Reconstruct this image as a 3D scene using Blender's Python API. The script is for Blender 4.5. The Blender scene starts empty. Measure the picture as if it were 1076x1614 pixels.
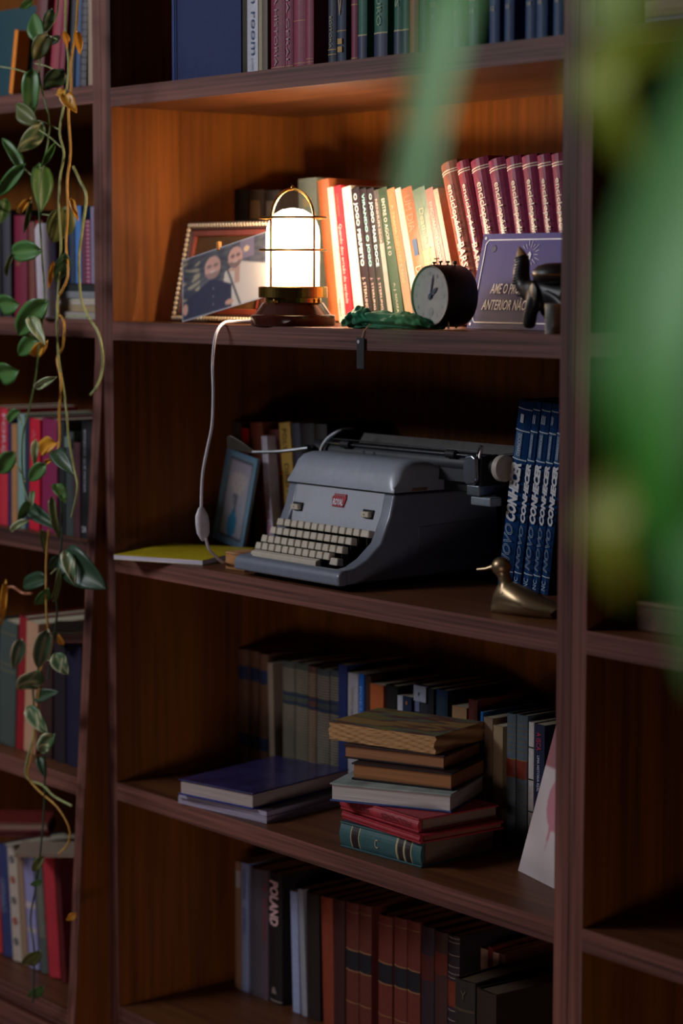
import bpy, bmesh, math, random
import numpy as np
from mathutils import Vector, Matrix
random.seed(7)
S = bpy.context.scene
COL = S.collection
PI = math.pi

# ------------------------------------------------------------------ camera
CAM = Vector((3.4352, -2.2296, 1.6401))
CR = Vector((0.6261, 0.7797, 0.0013)).normalized()
CF = Vector((-0.7755, 0.6228, -0.1036)).normalized()
CU = CR.cross(CF).normalized()
CR = CF.cross(CU).normalized()
FPX = 3551.76
cd = bpy.data.cameras.new('camera'); cam = bpy.data.objects.new('camera', cd); COL.objects.link(cam)
m = Matrix((CR, CU, -CF)).transposed().to_4x4(); m.translation = CAM
cam.matrix_world = m
cd.sensor_fit = 'VERTICAL'; cd.sensor_height = 36.0; cd.sensor_width = 24.0
cd.lens = FPX * 36.0 / 1614.0
cd.clip_start = 0.05
cd.dof.use_dof = True; cd.dof.focus_distance = 3.62; cd.dof.aperture_fstop = 2.3
S.camera = cam

# ------------------------------------------------------------------ world, lights, exposure
w = bpy.data.worlds.new('room_air'); S.world = w; w.use_nodes = True
bg = w.node_tree.nodes['Background']; bg.inputs[0].default_value = (0.55, 0.50, 0.55, 1); bg.inputs[1].default_value = 0.006

def area(name, loc, target, sx, sy, power, col, spread=180):
    l = bpy.data.lights.new(name, 'AREA'); l.shape = 'RECTANGLE'; l.size = sx; l.size_y = sy
    l.energy = power; l.color = col; l.spread = math.radians(spread)
    o = bpy.data.objects.new(name, l); COL.objects.link(o); o.location = loc
    o.rotation_euler = (Vector(target) - Vector(loc)).to_track_quat('-Z', 'Y').to_euler()
    return o
area('window_daylight', (-1.05, -2.45, 2.72), (0.5, 0.0, 1.1), 1.1, 0.5, 48, (0.90, 0.93, 1.0))
area('leaf_fill_light', (1.3, -2.9, 2.6), (2.65, -1.45, 1.65), 0.8, 0.8, 0.75, (0.9, 0.95, 1.0), 40)  # added fill aimed at the near house plant leaves, no window there
area('low_warm_fill', (2.1, -2.2, 0.30), (0.3, 0.3, 0.05), 1.0, 0.4, 2.3, (1.0, 0.82, 0.80), 75)  # added low fill lifting the blacks of the lower bays, imitates a reddish veil
S.view_settings.view_transform = 'Standard'; S.view_settings.look = 'None'
S.view_settings.exposure = 0.0; S.view_settings.gamma = 1.0
try: S.view_settings.use_curve_mapping = False
except Exception: pass

# ------------------------------------------------------------------ survey helpers (photo measurements -> real positions)
def ray(px, py): return CF + CR * ((px - 538) / FPX) - CU * ((py - 807) / FPX)
def at(px, py, Y):
    d = ray(px, py); return CAM + d * ((Y - CAM.y) / d.y)
def atz(px, py, Z):
    d = ray(px, py); return CAM + d * ((Z - CAM.z) / d.z)

# ------------------------------------------------------------------ materials
def lin(c):
    if isinstance(c, str):
        c = tuple(int(c[i:i+2], 16) / 255 for i in (0, 2, 4))
        return tuple(((x + .055) / 1.055) ** 2.4 if x > .04045 else x / 12.92 for x in c)
    return tuple(c)
MC = {}
def mat(col, rough=.6, metal=0, var=.12, scale=60, bump=.0, coat=0, spec=.35):
    key = (col, rough, metal, var, scale, bump, coat, spec)
    if key in MC: return MC[key]
    c = lin(col)
    m = bpy.data.materials.new('surface'); m.use_nodes = True; nt = m.node_tree; b = nt.nodes['Principled BSDF']
    b.inputs['Roughness'].default_value = rough; b.inputs['Metallic'].default_value = metal
    b.inputs['Specular IOR Level'].default_value = spec
    if coat: b.inputs['Coat Weight'].default_value = coat; b.inputs['Coat Roughness'].default_value = .15
    tc = nt.nodes.new('ShaderNodeTexCoord'); n = nt.nodes.new('ShaderNodeTexNoise')
    n.inputs['Scale'].default_value = scale; n.inputs['Detail'].default_value = 5
    nt.links.new(tc.outputs['Object'], n.inputs['Vector'])
    r = nt.nodes.new('ShaderNodeValToRGB'); r.color_ramp.elements[0].position = .3; r.color_ramp.elements[1].position = .7
    r.color_ramp.elements[0].color = (*[x * (1 - var) for x in c], 1); r.color_ramp.elements[1].color = (*[min(1, x * (1 + var)) for x in c], 1)
    nt.links.new(n.outputs['Fac'], r.inputs['Fac']); nt.links.new(r.outputs['Color'], b.inputs['Base Color'])
    if bump:
        bp = nt.nodes.new('ShaderNodeBump'); bp.inputs['Strength'].default_value = bump; bp.inputs['Distance'].default_value = .002
        nt.links.new(n.outputs['Fac'], bp.inputs['Height']); nt.links.new(bp.outputs['Normal'], b.inputs['Normal'])
    MC[key] = m; return m
def wood(axis, a, b_, rough=.42, big=1.0):
    key = ('wood', axis, a, b_, rough, big)
    if key in MC: return MC[key]
    m = bpy.data.materials.new('walnut_wood'); m.use_nodes = True; nt = m.node_tree; b = nt.nodes['Principled BSDF']
    tc = nt.nodes.new('ShaderNodeTexCoord'); N = []
    for k, (g, c) in enumerate(((.7, 11.), (2.5, 75.))):
        mp = nt.nodes.new('ShaderNodeMapping'); s = [c * big] * 3; s[axis] = g; mp.inputs['Scale'].default_value = s
        n = nt.nodes.new('ShaderNodeTexNoise'); n.inputs['Scale'].default_value = 1; n.inputs['Detail'].default_value = 6
        n.inputs['Distortion'].default_value = .6 if k == 0 else .1
        nt.links.new(tc.outputs['Object'], mp.inputs['Vector']); nt.links.new(mp.outputs['Vector'], n.inputs['Vector']); N.append(n)
    mx = nt.nodes.new('ShaderNodeMath'); mx.operation = 'ADD'
    h = nt.nodes.new('ShaderNodeMath'); h.operation = 'MULTIPLY'; h.inputs[1].default_value = .55
    h2 = nt.nodes.new('ShaderNodeMath'); h2.operation = 'MULTIPLY'; h2.inputs[1].default_value = .45
    nt.links.new(N[0].outputs['Fac'], h.inputs[0]); nt.links.new(N[1].outputs['Fac'], h2.inputs[0])
    nt.links.new(h.outputs[0], mx.inputs[0]); nt.links.new(h2.outputs[0], mx.inputs[1])
    r = nt.nodes.new('ShaderNodeValToRGB'); r.color_ramp.elements[0].position = .38; r.color_ramp.elements[1].position = .62
    r.color_ramp.elements[0].color = (*a, 1); r.color_ramp.elements[1].color = (*b_, 1)
    nt.links.new(mx.outputs[0], r.inputs['Fac']); nt.links.new(r.outputs['Color'], b.inputs['Base Color'])
    b.inputs['Roughness'].default_value = rough; b.inputs['Specular IOR Level'].default_value = .3
    bp = nt.nodes.new('ShaderNodeBump'); bp.inputs['Strength'].default_value = .12; bp.inputs['Distance'].default_value = .001
    nt.links.new(N[1].outputs['Fac'], bp.inputs['Height']); nt.links.new(bp.outputs['Normal'], b.inputs['Normal'])
    MC[key] = m; return m
WD, WL = (.120, .037, .0075), (.265, .083, .012)
ED, EL = (.036, .013, .010), (.210, .078, .058)
W_PANEL = wood(2, WD, WL); W_SHELF = wood(0, (.065, .022, .009), (.150, .052, .018)); W_EDGE_V = wood(2, ED, EL, .6, 2.6); W_EDGE_H = wood(0, ED, EL, .6, 2.6)
def opal(col, s0, s1, z0, z1):
    """opal glass: glows, and lets half of the bulb's light straight through"""
    m = bpy.data.materials.new('lit_opal_glass'); m.use_nodes = True; nt = m.node_tree; b = nt.nodes['Principled BSDF']
    b.inputs['Base Color'].default_value = (.9, .85, .8, 1); b.inputs['Emission Color'].default_value = (*col, 1); b.inputs['Roughness'].default_value = .3
    tc = nt.nodes.new('ShaderNodeTexCoord'); sp = nt.nodes.new('ShaderNodeSeparateXYZ'); mr = nt.nodes.new('ShaderNodeMapRange'); mr.interpolation_type = 'SMOOTHSTEP'
    for k, v in zip(('From Min', 'From Max', 'To Min', 'To Max'), (z0, z1, s0, s1)): mr.inputs[k].default_value = v
    nt.links.new(tc.outputs['Object'], sp.inputs[0]); nt.links.new(sp.outputs['Z'], mr.inputs['Value']); nt.links.new(mr.outputs[0], b.inputs['Emission Strength'])
    tr = nt.nodes.new('ShaderNodeBsdfTransparent'); mx = nt.nodes.new('ShaderNodeMixShader'); mx.inputs[0].default_value = .5
    nt.links.new(b.outputs[0], mx.inputs[1]); nt.links.new(tr.outputs[0], mx.inputs[2]); nt.links.new(mx.outputs[0], nt.nodes['Material Output'].inputs['Surface'])
    return m
def paint_mat(rough=.5, coat=0):
    key = ('paint', rough, coat)
    if key in MC: return MC[key]
    m = bpy.data.materials.new('printed_surface'); m.use_nodes = True; nt = m.node_tree; b = nt.nodes['Principled BSDF']
    a = nt.nodes.new('ShaderNodeAttribute'); a.attribute_name = 'print'
    nt.links.new(a.outputs['Color'], b.inputs['Base Color']); b.inputs['Roughness'].default_value = rough
    if coat: b.inputs['Coat Weight'].default_value = coat; b.inputs['Coat Roughness'].default_value = .1
    MC[key] = m; return m
def worn(cols, scale=18):
    m = bpy.data.materials.new('worn_cover'); m.use_nodes = True; nt = m.node_tree; b = nt.nodes['Principled BSDF']
    tc = nt.nodes.new('ShaderNodeTexCoord'); mp = nt.nodes.new('ShaderNodeMapping'); mp.inputs['Scale'].default_value = (.35, 1.6, 1); n = nt.nodes.new('ShaderNodeTexNoise'); n.inputs['Scale'].default_value = scale; n.inputs['Detail'].default_value = 8
    nt.links.new(tc.outputs['Object'], mp.inputs['Vector']); nt.links.new(mp.outputs['Vector'], n.inputs['Vector'])
    r = nt.nodes.new('ShaderNodeValToRGB'); r.color_ramp.elements.remove(r.color_ramp.elements[0]); r.color_ramp.elements[0].position = .30; r.color_ramp.elements[0].color = (*lin(cols[0]), 1)
    for k, c in enumerate(cols[1:]): e = r.color_ramp.elements.new(.38 + .24 * k / (len(cols) - 1)); e.color = (*lin(c), 1)
    nt.links.new(n.outputs['Fac'], r.inputs['Fac']); nt.links.new(r.outputs['Color'], b.inputs['Base Color']); b.inputs['Roughness'].default_value = .8
    return m
def page_mat(col, axis=0, rep=900):
    key = ('page', col, axis)
    if key in MC: return MC[key]
    c = lin(col); m = bpy.data.materials.new('page_edges'); m.use_nodes = True; nt = m.node_tree; b = nt.nodes['Principled BSDF']
    tc = nt.nodes.new('ShaderNodeTexCoord'); mp = nt.nodes.new('ShaderNodeMapping'); s = [6., 6., 6.]; s[axis] = rep; mp.inputs['Scale'].default_value = s
    n = nt.nodes.new('ShaderNodeTexNoise'); n.inputs['Scale'].default_value = 1; n.inputs['Detail'].default_value = 3
    nt.links.new(tc.outputs['Object'], mp.inputs['Vector']); nt.links.new(mp.outputs['Vector'], n.inputs['Vector'])
    r = nt.nodes.new('ShaderNodeValToRGB'); r.color_ramp.elements[0].position = .35; r.color_ramp.elements[1].position = .65
    r.color_ramp.elements[0].color = (*[x * .68 for x in c], 1); r.color_ramp.elements[1].color = (*c, 1)
    nt.links.new(n.outputs['Fac'], r.inputs['Fac']); nt.links.new(r.outputs['Color'], b.inputs['Base Color']); b.inputs['Roughness'].default_value = .8
    MC[key] = m; return m

# ------------------------------------------------------------------ object helpers
def obj(name, bm, m, parent=None, smooth=False, bevel=0, seg=2, label=None):
    bmesh.ops.recalc_face_normals(bm, faces=bm.faces)
    me = bpy.data.meshes.new(name); bm.to_mesh(me); bm.free()
    return link(name, me, m, parent, smooth, bevel, seg, label)
def link(name, me, m, parent=None, smooth=False, bevel=0, seg=2, label=None):
    if m is not None and not me.materials: me.materials.append(m)
    o = bpy.data.objects.new(name, me); COL.objects.link(o)
    if parent: o.parent = parent
    if smooth:
        me.shade_smooth()
        try: me.set_sharp_from_angle(angle=.7)
        except Exception: pass
    if bevel:
        bv = o.modifiers.new('bevel', 'BEVEL'); bv.width = bevel; bv.segments = seg; bv.limit_method = 'ANGLE'; bv.angle_limit = .6
        me.shade_smooth()
        try:
            wn = o.modifiers.new('wn', 'WEIGHTED_NORMAL'); wn.keep_sharp = True
        except Exception: pass
    if label: o['label'] = label
    return o
def thing(name, label, cat, loc=(0, 0, 0), rot=(0, 0, 0), group=None):
    o = bpy.data.objects.new(name, None); COL.objects.link(o); o.empty_display_size = .02
    o.location = loc; o.rotation_euler = rot; tag(o, label, cat, group); return o
def tag(o, label, cat, group=None):
    o['label'] = label; o['category'] = cat
    if group: o['group'] = group
    return o
def struct(o): o['kind'] = 'structure'; return o
def box(bm, x0, x1, y0, y1, z0, z1, mtx=None):
    v = [bm.verts.new(p) for p in ((x0,y0,z0),(x1,y0,z0),(x1,y1,z0),(x0,y1,z0),(x0,y0,z1),(x1,y0,z1),(x1,y1,z1),(x0,y1,z1))]
    for f in ((0,3,2,1),(4,5,6,7),(0,1,5,4),(1,2,6,5),(2,3,7,6),(3,0,4,7)): bm.faces.new([v[i] for i in f])
    if mtx: bmesh.ops.transform(bm, matrix=mtx, verts=v)
    return v
def bxo(name, x0, x1, y0, y1, z0, z1, m, parent=None, bevel=0, seg=2, label=None):
    bm = bmesh.new(); box(bm, x0, x1, y0, y1, z0, z1); return obj(name, bm, m, parent, False, bevel, seg, label)
def prism(bm, poly, a0, a1, axis='x'):
    """extrude polygon; axis x: poly is (y,z); z: (x,y); y: (x,z)"""
    def P(p, a): return {'x': (a, p[0], p[1]), 'z': (p[0], p[1], a), 'y': (p[0], a, p[1])}[axis]
    A = [bm.verts.new(P(p, a0)) for p in poly]; B = [bm.verts.new(P(p, a1)) for p in poly]
    n = len(poly); bm.faces.new(A); bm.faces.new(B[::-1])
    for i in range(n): bm.faces.new((A[i], A[(i+1) % n], B[(i+1) % n], B[i]))
def lathe(bm, prof, n=40, c=(0, 0, 0), mtx=None):
    rings = []; vs = []
    for r, z in prof:
        if r < 1e-5: rr = [bm.verts.new((c[0], c[1], c[2] + z))]
        else: rr = [bm.verts.new((c[0] + r * math.cos(2*PI*i/n), c[1] + r * math.sin(2*PI*i/n), c[2] + z)) for i in range(n)]
        rings.append(rr); vs += rr
    for A, B in zip(rings, rings[1:]):
        if len(A) == 1 and len(B) == 1: continue
        for i in range(n):
            if len(A) == 1: bm.faces.new((A[0], B[i], B[(i+1) % n]))
            elif len(B) == 1: bm.faces.new((A[i], B[0], A[(i+1) % n]))
            else: bm.faces.new((A[i], B[i], B[(i+1) % n], A[(i+1) % n]))
    for R in (rings[0], rings[-1]):
        if len(R) > 2:
            try: bm.faces.new(R)
            except Exception: pass
    if mtx: bmesh.ops.transform(bm, matrix=mtx, verts=vs)
def tube(bm, pts, r, n=8, closed=False, caps=True, smooth=0):
    P = [Vector(p) for p in pts]; R = r if isinstance(r, (list, tuple)) else [r] * len(P)
    if smooth:
        Q = []; RR = []; K = len(P)
        for i in range(K if closed else K - 1):
            g = lambda j: P[j % K] if closed else P[max(0, min(K-1, j))]
            p0, p1, p2, p3 = g(i-1), g(i), g(i+1), g(i+2)
            for s in range(smooth):
                t = s / smooth
                Q.append(.5 * ((2*p1) + (p2-p0)*t + (2*p0-5*p1+4*p2-p3)*t*t + (3*p1-p0-3*p2+p3)*t**3)); RR.append(R[i] * (1-t) + R[(i+1) % K] * t)
        if not closed: Q.append(P[-1]); RR.append(R[-1])
        P, R = Q, RR
    rings = []; K = len(P); prev = None
    for i in range(K):
        a = P[(i-1) % K] if (closed or i) else P[i]; b = P[(i+1) % K] if (closed or i < K-1) else P[i]
        t = (b - a).normalized()
        if prev is None: u = t.orthogonal().normalized()
        else: u = (prev - t * prev.dot(t)); u = u.normalized() if u.length > 1e-6 else t.orthogonal().normalized()
        prev = u; v = t.cross(u)
        rings.append([bm.verts.new(P[i] + (u * math.cos(2*PI*k/n) + v * math.sin(2*PI*k/n)) * R[i]) for k in range(n)])
    L = list(zip(rings, rings[1:])) + ([(rings[-1], rings[0])] if closed else [])
    for A, B in L:
        for k in range(n): bm.faces.new((A[k], A[(k+1) % n], B[(k+1) % n], B[k]))
    if not closed and caps: bm.faces.new(rings[0][::-1]); bm.faces.new(rings[-1])
def sphere(bm, c, r, sc=(1, 1, 1), u=16, v=10, rot=None):
    M = Matrix.Translation(c) @ (rot.to_4x4() if rot else Matrix()) @ Matrix.Diagonal((r*sc[0], r*sc[1], r*sc[2], 1))
    bmesh.ops.create_uvsphere(bm, u_segments=u, v_segments=v, radius=1, matrix=M)

TC = {}
def text_mesh(s, outline=False, shear=0., bold=0.):
    k = (s, outline, shear, bold)
    if k in TC: return TC[k]
    cu = bpy.data.curves.new('lettering', 'FONT'); cu.body = s; cu.size = 1; cu.resolution_u = 2; cu.shear = shear
    if outline: cu.fill_mode = 'NONE'; cu.bevel_depth = .022; cu.bevel_resolution = 0
    elif bold: cu.offset = bold
    o = bpy.data.objects.new('lettering_curve', cu); COL.objects.link(o)
    dg = bpy.context.evaluated_depsgraph_get(); me = bpy.data.meshes.new_from_object(o.evaluated_get(dg))
    bpy.data.objects.remove(o); me.name = 'lettering'; me.materials.clear()
    xs = [v.co.x for v in me.vertices]; ys = [v.co.y for v in me.vertices]
    x0, x1, y0, y1 = min(xs), max(xs), min(ys), max(ys)
    for v in me.vertices: v.co.x = (v.co.x - x0) / (x1 - x0); v.co.y = (v.co.y - (y0 + y1) / 2) / (y1 - y0); v.co.z = v.co.z * .01
    TC[k] = me; return me
def lettering(s, org, right, up, length, height, m, parent, name='lettering', outline=False, shear=0., bold=0.):
    me = text_mesh(s, outline, shear, bold).copy(); me.materials.append(m)
    o = bpy.data.objects.new(name, me); COL.objects.link(o); o.parent = parent
    r = Vector(right).normalized(); u = Vector(up).normalized(); n = r.cross(u)
    M = Matrix((r * length, u * height, n)).transposed().to_4x4(); M.translation = Vector(org); o.matrix_basis = M
    return o
def painted(name, w, h, nx, ny, f, parent, m=None, thick=.0012, blur=0):
    """flat printed sheet in local xz plane facing -y, colour from f(u,v) on a fine grid"""
    us = np.linspace(0, 1, nx + 1); vs = np.linspace(0, 1, ny + 1); U, V = np.meshgrid(us, vs)
    co = np.stack([U * w, np.zeros_like(U), V * h], -1).reshape(-1, 3)
    q = []
    for j in range(ny):
        for i in range(nx):
            a = j * (nx + 1) + i; q.append((a, a + 1, a + nx + 2, a + nx + 1))
    b0 = len(co)
    co = co.tolist() + [(0, thick, 0), (w, thick, 0), (w, thick, h), (0, thick, h)]
    tl = (ny) * (nx + 1)
    q += [(b0, b0+3, b0+2, b0+1), tuple(range(nx, -1, -1)) + (b0, b0+1), tuple(range(tl, tl + nx + 1)) + (b0+2, b0+3),
          tuple(range(0, tl + 1, nx + 1)) + (b0+3, b0), tuple(range(tl + nx, nx - 1, -(nx + 1))) + (b0+1, b0+2)]
    me = bpy.data.meshes.new(name); me.from_pydata(co, [], q)
    at_ = me.color_attributes.new('print', 'FLOAT_COLOR', 'POINT')
    c = np.array([(*lin(f(u, v)), 1) for v in vs for u in us], dtype=np.float32).reshape(ny + 1, nx + 1, 4)
    for _ in range(blur):
        p = np.pad(c, ((1, 1), (1, 1), (0, 0)), mode='edge'); c = (p[:-2, 1:-1] + p[2:, 1:-1] + p[1:-1, :-2] + p[1:-1, 2:] + 2 * c) / 6
    c = np.concatenate([c.reshape(-1, 4), np.full((4, 4), .3, dtype=np.float32)])
    at_.data.foreach_set('color', c.ravel())
    return link(name, me, m or paint_mat(.35), parent)

# ------------------------------------------------------------------ the room
def room():
    o = bxo('floor', -3.2, 4.6, -4.2, .62, -.02, 0, wood(0, (.10, .05, .03), (.2, .11, .06), .5, .3)); struct(o)
    o = bxo('wall_back', -3.2, 4.6, .60, .64, 0, 2.9, mat('8d8278', .9, 0, .04, 12)); struct(o)
    o = bxo('ceiling', -3.2, 4.6, -4.2, .64, 2.9, 2.94, mat('c9c4bc', .9, 0, .03, 9)); struct(o)
room()

# ------------------------------------------------------------------ bookcases
T = .033; D = .43; WB = 1.15
ZM = [1.9752, 1.5599, 1.1393, .715, .29]
ZR = [1.9803, 1.564, 1.1462, .7172, .29]
ZL = [1.985, 1.5625, 1.156, .7187, .28]
def board(root, name, x0, x1, z0, z1, yf=0., vertical=False, yb=D, pm=None):
    """a board with its paler front edge lipping as a sub-part"""
    e = W_EDGE_V if vertical else W_EDGE_H
    o = bxo(name, x0, x1, yf + .002, yb, z0, z1, pm or (W_PANEL if vertical else W_SHELF), root)
    bxo('edge_lipping', x0, x1, yf, yf + .002, z0, z1, e, o)
    return o
def bookcase(label, xa, xb, Z, left_panel, right_panel, name='bookcase'):
    t = thing(name, label, 'bookcase', (0, 0, 0))
    if left_panel: board(t, 'side_panel', xa - left_panel, xa, 0, 2.62, 0, True)
    if right_panel: board(t, 'side_panel', xb, xb + right_panel, 0, 2.62, 0, True)
    for z in Z: board(t, 'shelf', xa, xb, z - T, z)
    board(t, 'top_board', xa, xb, 2.59, 2.62)
    bxo('back_panel', xa, xb, D - .006, D, 0, 2.59, W_PANEL, t)
    bxo('plinth', xa, xb, .03, .045, 0, .257, W_PANEL, t)
    return t
bookcase('tall walnut bookcase bay holding the lit lamp and the typewriter', 0, WB, ZM, .031, .0285)
bookcase('walnut bookcase bay behind the blurred leaves at the right edge', 1.2085, 2.35, ZR, .0285, .03)
# the left unit has fronts that come forward towards the floor
def yl(z): return -max(0, (1.50 - z)) * .062
tl_ = thing('bookcase', 'walnut bookcase bay at far left behind the trailing vine', 'bookcase')
for x0, x1 in ((-.059, -.0325), (-1.25, -1.22)):
    bm = bmesh.new(); prism(bm, [(yl(0) + .002, 0), (D, 0), (D, 2.62), (.002, 2.62), (.002, 1.50)], x0, x1); o = obj('side_panel', bm, W_PANEL, tl_)
    bm = bmesh.new(); prism(bm, [(yl(0), 0), (yl(0) + .002, 0), (.002, 1.5), (.002, 2.62), (0, 2.62), (0, 1.5)], x0, x1); obj('edge_lipping', bm, W_EDGE_V, o)
for z in ZL: board(tl_, 'shelf', -1.22, -.059, z - T, z, yl(z) + .003)
board(tl_, 'top_board', -1.22, -.059, 2.59, 2.62)
bxo('back_panel', -1.22, -.059, D - .006, D, 0, 2.59, W_PANEL, tl_)
bxo('plinth', -1.22, -.059, -.05, -.035, 0, .247, W_EDGE_H, tl_)

# ------------------------------------------------------------------ books
ORD = ['', 'first', 'second', 'third', 'fourth', 'fifth', 'sixth', 'seventh', 'eighth', 'ninth', 'tenth', 'eleventh', 'twelfth', 'thirteenth', 'fourteenth',
       'fifteenth', 'sixteenth', 'seventeenth', 'eighteenth', 'nineteenth', 'twentieth', 'twenty-first', 'twenty-second', 'twenty-third', 'twenty-fourth', 'twenty-fifth', 'twenty-sixth', 'twenty-seventh', 'twenty-eighth']
def spine_arc(t, bulge, n=6):
    return [(t * i / n, bulge * (1 - math.sin(PI * i / n)) if bulge else 0) for i in range(n + 1)]
def make_book(root, t, h, d, col, style='hard', x0=0., page='d8cdb4', bands=(), texts=(), rough=.55, blocks=(), metal=0):
    b = .0009 if style == 'paper' else .0028
    b = min(b, t * .2)
    bulge = min(.004, t * .15) if style == 'hard' else .0006
    if style == 'round': bulge = t * .19
    arc = spine_arc(t, bulge)
    inner = [(b + (t - 2*b) * i / 4, bulge + .0022) for i in range(5)]
    prof = [(x + x0, y) for x, y in arc] + [(t + x0, d), (t - b + x0, d)] + [(x + x0, y) for x, y in inner[::-1]] + [(b + x0, d), (x0, d)]
    bm = bmesh.new(); prism(bm, prof, 0, h, 'z'); cover = obj('cover', bm, mat(col, rough, metal, .10, 140, .1), root)
    ins = .003 if style == 'hard' else .0004
    bm = bmesh.new(); e = .0003
    dd = d - (.004 if style == 'hard' else .0005)
    prism(bm, [(b+e+x0, bulge+.003), (t-b-e+x0, bulge+.003), (t-b-e+x0, dd), (t*.5+x0, dd - (.003 if style == 'hard' else 0)), (b+e+x0, dd)], ins, h - ins, 'z')
    obj('pages', bm, page_mat(page, 0), root)
    for z0, z1, c in bands:
        bm = bmesh.new(); off = .0005
        A = [(x + x0, y - off) for x, y in arc]; B = [(x + x0, y + .0002) for x, y in arc[::-1]]
        prism(bm, A + B, z0 * h, z1 * h, 'z'); obj('spine_band', bm, mat(c, .5, 0, .1, 90), cover)
    for xa, xb, z0, z1, c in blocks:
        bm = bmesh.new(); box(bm, x0 + xa*t, x0 + xb*t, -.0008, bulge * .9 + .0002, z0*h, z1*h); obj('spine_label', bm, mat(c, .6, 0, .1, 90), cover)
    for tx in texts:
        s, f0, f1, fs, c, up = tx[:6]; kw = tx[6] if len(tx) > 6 else {}
        L = (f1 - f0) * h; H = fs * t; xc = x0 + t * kw.pop('xc', .5) if kw else x0 + t * .5
        mm = mat(c, .5, 0, .05)
        if up == 'h': lettering(s, (xc - H/2, -.0014, (f0 + f1) / 2 * h), (1, 0, 0), (0, 0, 1), H, L, mm, cover, **kw)
        elif up: lettering(s, (xc, -.0014, f0 * h), (0, 0, 1), (-1, 0, 0), L, H, mm, cover, **kw)
        else: lettering(s, (xc, -.0014, f1 * h), (0, 0, -1), (1, 0, 0), L, H, mm, cover, **kw)
    return cover
def row(where, Z, Y, books, group, side='left'):
    """books: dicts l,r,top (photo columns of the spine's top corners), c colour, lean (deg, + = top to the left) ..."""
    n = len(books); prevmax = -9
    for i, B in enumerate(books):
        y = Y + B.get('dy', 0); lean = math.radians(B.get('lean', 0))
        P = at(B['l'], B['top'], y); Q = at(B['r'], B['top'], y); dx = Q.x - P.x; zt = P.z
        z = Z + B.get('dz', 0)
        t = dx / max(.5, math.cos(lean)) * .985
        if lean >= 0:
            h = (zt - z) / math.cos(lean); X = P.x + h * math.sin(lean); x0 = 0.
        else:
            f = -lean; h = (zt - z - t * math.sin(f)) / math.cos(f); X = P.x + t * math.cos(f) - h * math.sin(f); x0 = -t
        h = B.get('h', h)
        lab = '%s, %s from %s %s' % (B['d'], ORD[i + 1] if side == 'left' else ORD[n - i], side, where)
        root = thing('book', B.get('label', lab), B.get('cat', 'book'), (X, y, z + .0004), (0, -lean, math.radians(B.get('yaw', 0))), B.get('group', group))
        make_book(root, t, h, B.get('dep', .16), B['c'], B.get('s', 'hard'), x0, B.get('page', 'cfc3a6'), B.get('bands', ()), B.get('tx', ()), B.get('rough', .55), B.get('blk', ()))
    return
def bk(l, r, top, c, d, **k): return dict(l=l, r=r, top=top, c=c, d=d, **k)
def gilt(*z, c='b08a4a', w=.006): return [(a, a + w, c) for a in z]

# --- top shelf (only the feet of these books are in the frame)
G = 'books on the top shelf'
tb = []
def vol(l, r, c, d, **k): k.setdefault('h', .25); tb.append(bk(l, r, 0, c, d, **k))
vol(389, 406, 'b9b9c6', 'white paperback with bluish lettering down its spine', s='paper', rough=.4, dep=.21, tx=[('green room', .12, .75, .45, '2a4470', 0), ('pocket', .02, .1, .3, '8a90b0', 0)])
vol(407, 412, '9d8d70', 'thin beige book', s='paper')
vol(412, 421, '5d5040', 'dull brown book', s='paper')
vol(424, 446, '7a2440', 'dark burgundy book with white spine print', bands=gilt(.02, c='a06a50'), tx=[('PEQUENA HISTORIA', .03, .8, .25, 'a98a98', 0)])
vol(447, 460, '7d2845', 'slim burgundy book with pale spine print', bands=gilt(.02, c='a06a50'), tx=[('HISTORIA GERAL', .03, .8, .3, 'a98a98', 0)])
vol(460, 479, '84304a', 'wide worn burgundy book', bands=gilt(.03, .3, c='a8704a'))
vol(480, 492, '84304a', 'burgundy book with a gilt line at its foot', bands=gilt(.03, .05, c='a8704a'))
vol(515, 528, '222a3c', 'charcoal blue book with a gilt line', bands=gilt(.06, .09), tx=[('EDITORA', .1, .3, .25, 'a0906a', 0)])
vol(529, 543, '24304c', 'navy book with gilt diamond and two gilt blocks', bands=gilt(.2), blk=[(.25, .75, .12, .155, 'b08a4a'), (.25, .75, .07, .105, 'b08a4a')], tx=[('<>', .3, .6, .4, 'b08a4a', 0)])
vol(552, 562, '74203c', 'slim burgundy book with gilt head', bands=gilt(.02, .35))
def gn(l, r, d, **k): vol(l, r, '1f5a48', d, bands=[(0, .155, '262f4e'), (.155, .162, 'c0b080'), (.01, .016, 'c0b080')], **k)
gn(562, 576, 'green book with a navy foot band')
gn(587, 608, 'wide green book with a navy foot band', tx=[('TESOURO', .2, .6, .3, '7a9a70', 0)])
gn(619, 633, 'dark green book with boxed gilt title', tx=[('ATLAS', .3, .6, .35, '9ab080', 0)])
gn(633, 643, 'slim green book with a navy foot band')
vol(643, 657, '8a4a2a', 'plain tan leather book', h=.2)
vol(658, 674, '22463c', 'dull green book with a navy foot', bands=[(0, .1, '222c44')])
for k, (l, r, c) in enumerate(((674, 690, '2a4264'), (696, 711, '284a55'), (712, 727, '284a55'), (737, 752, '2c4a52'), (769, 785, '284064'), (793, 808, '284064'), (826, 842, '284064'), (843, 860, '28456a'), (870, 886, '284464'))):
    vol(l, r, c, 'navy cloth encyclopedia volume numbered in gilt', tx=[('VOLUME', .27, .30, .62, 'c8b48a', 'h'), ('8 9 10 11 12 13 14 15 16'.split()[k], .2, .225, .2 if k < 2 else .3, 'c8b48a', 'h')])
row('on top shelf', ZM[0], .028, tb, G)
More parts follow.
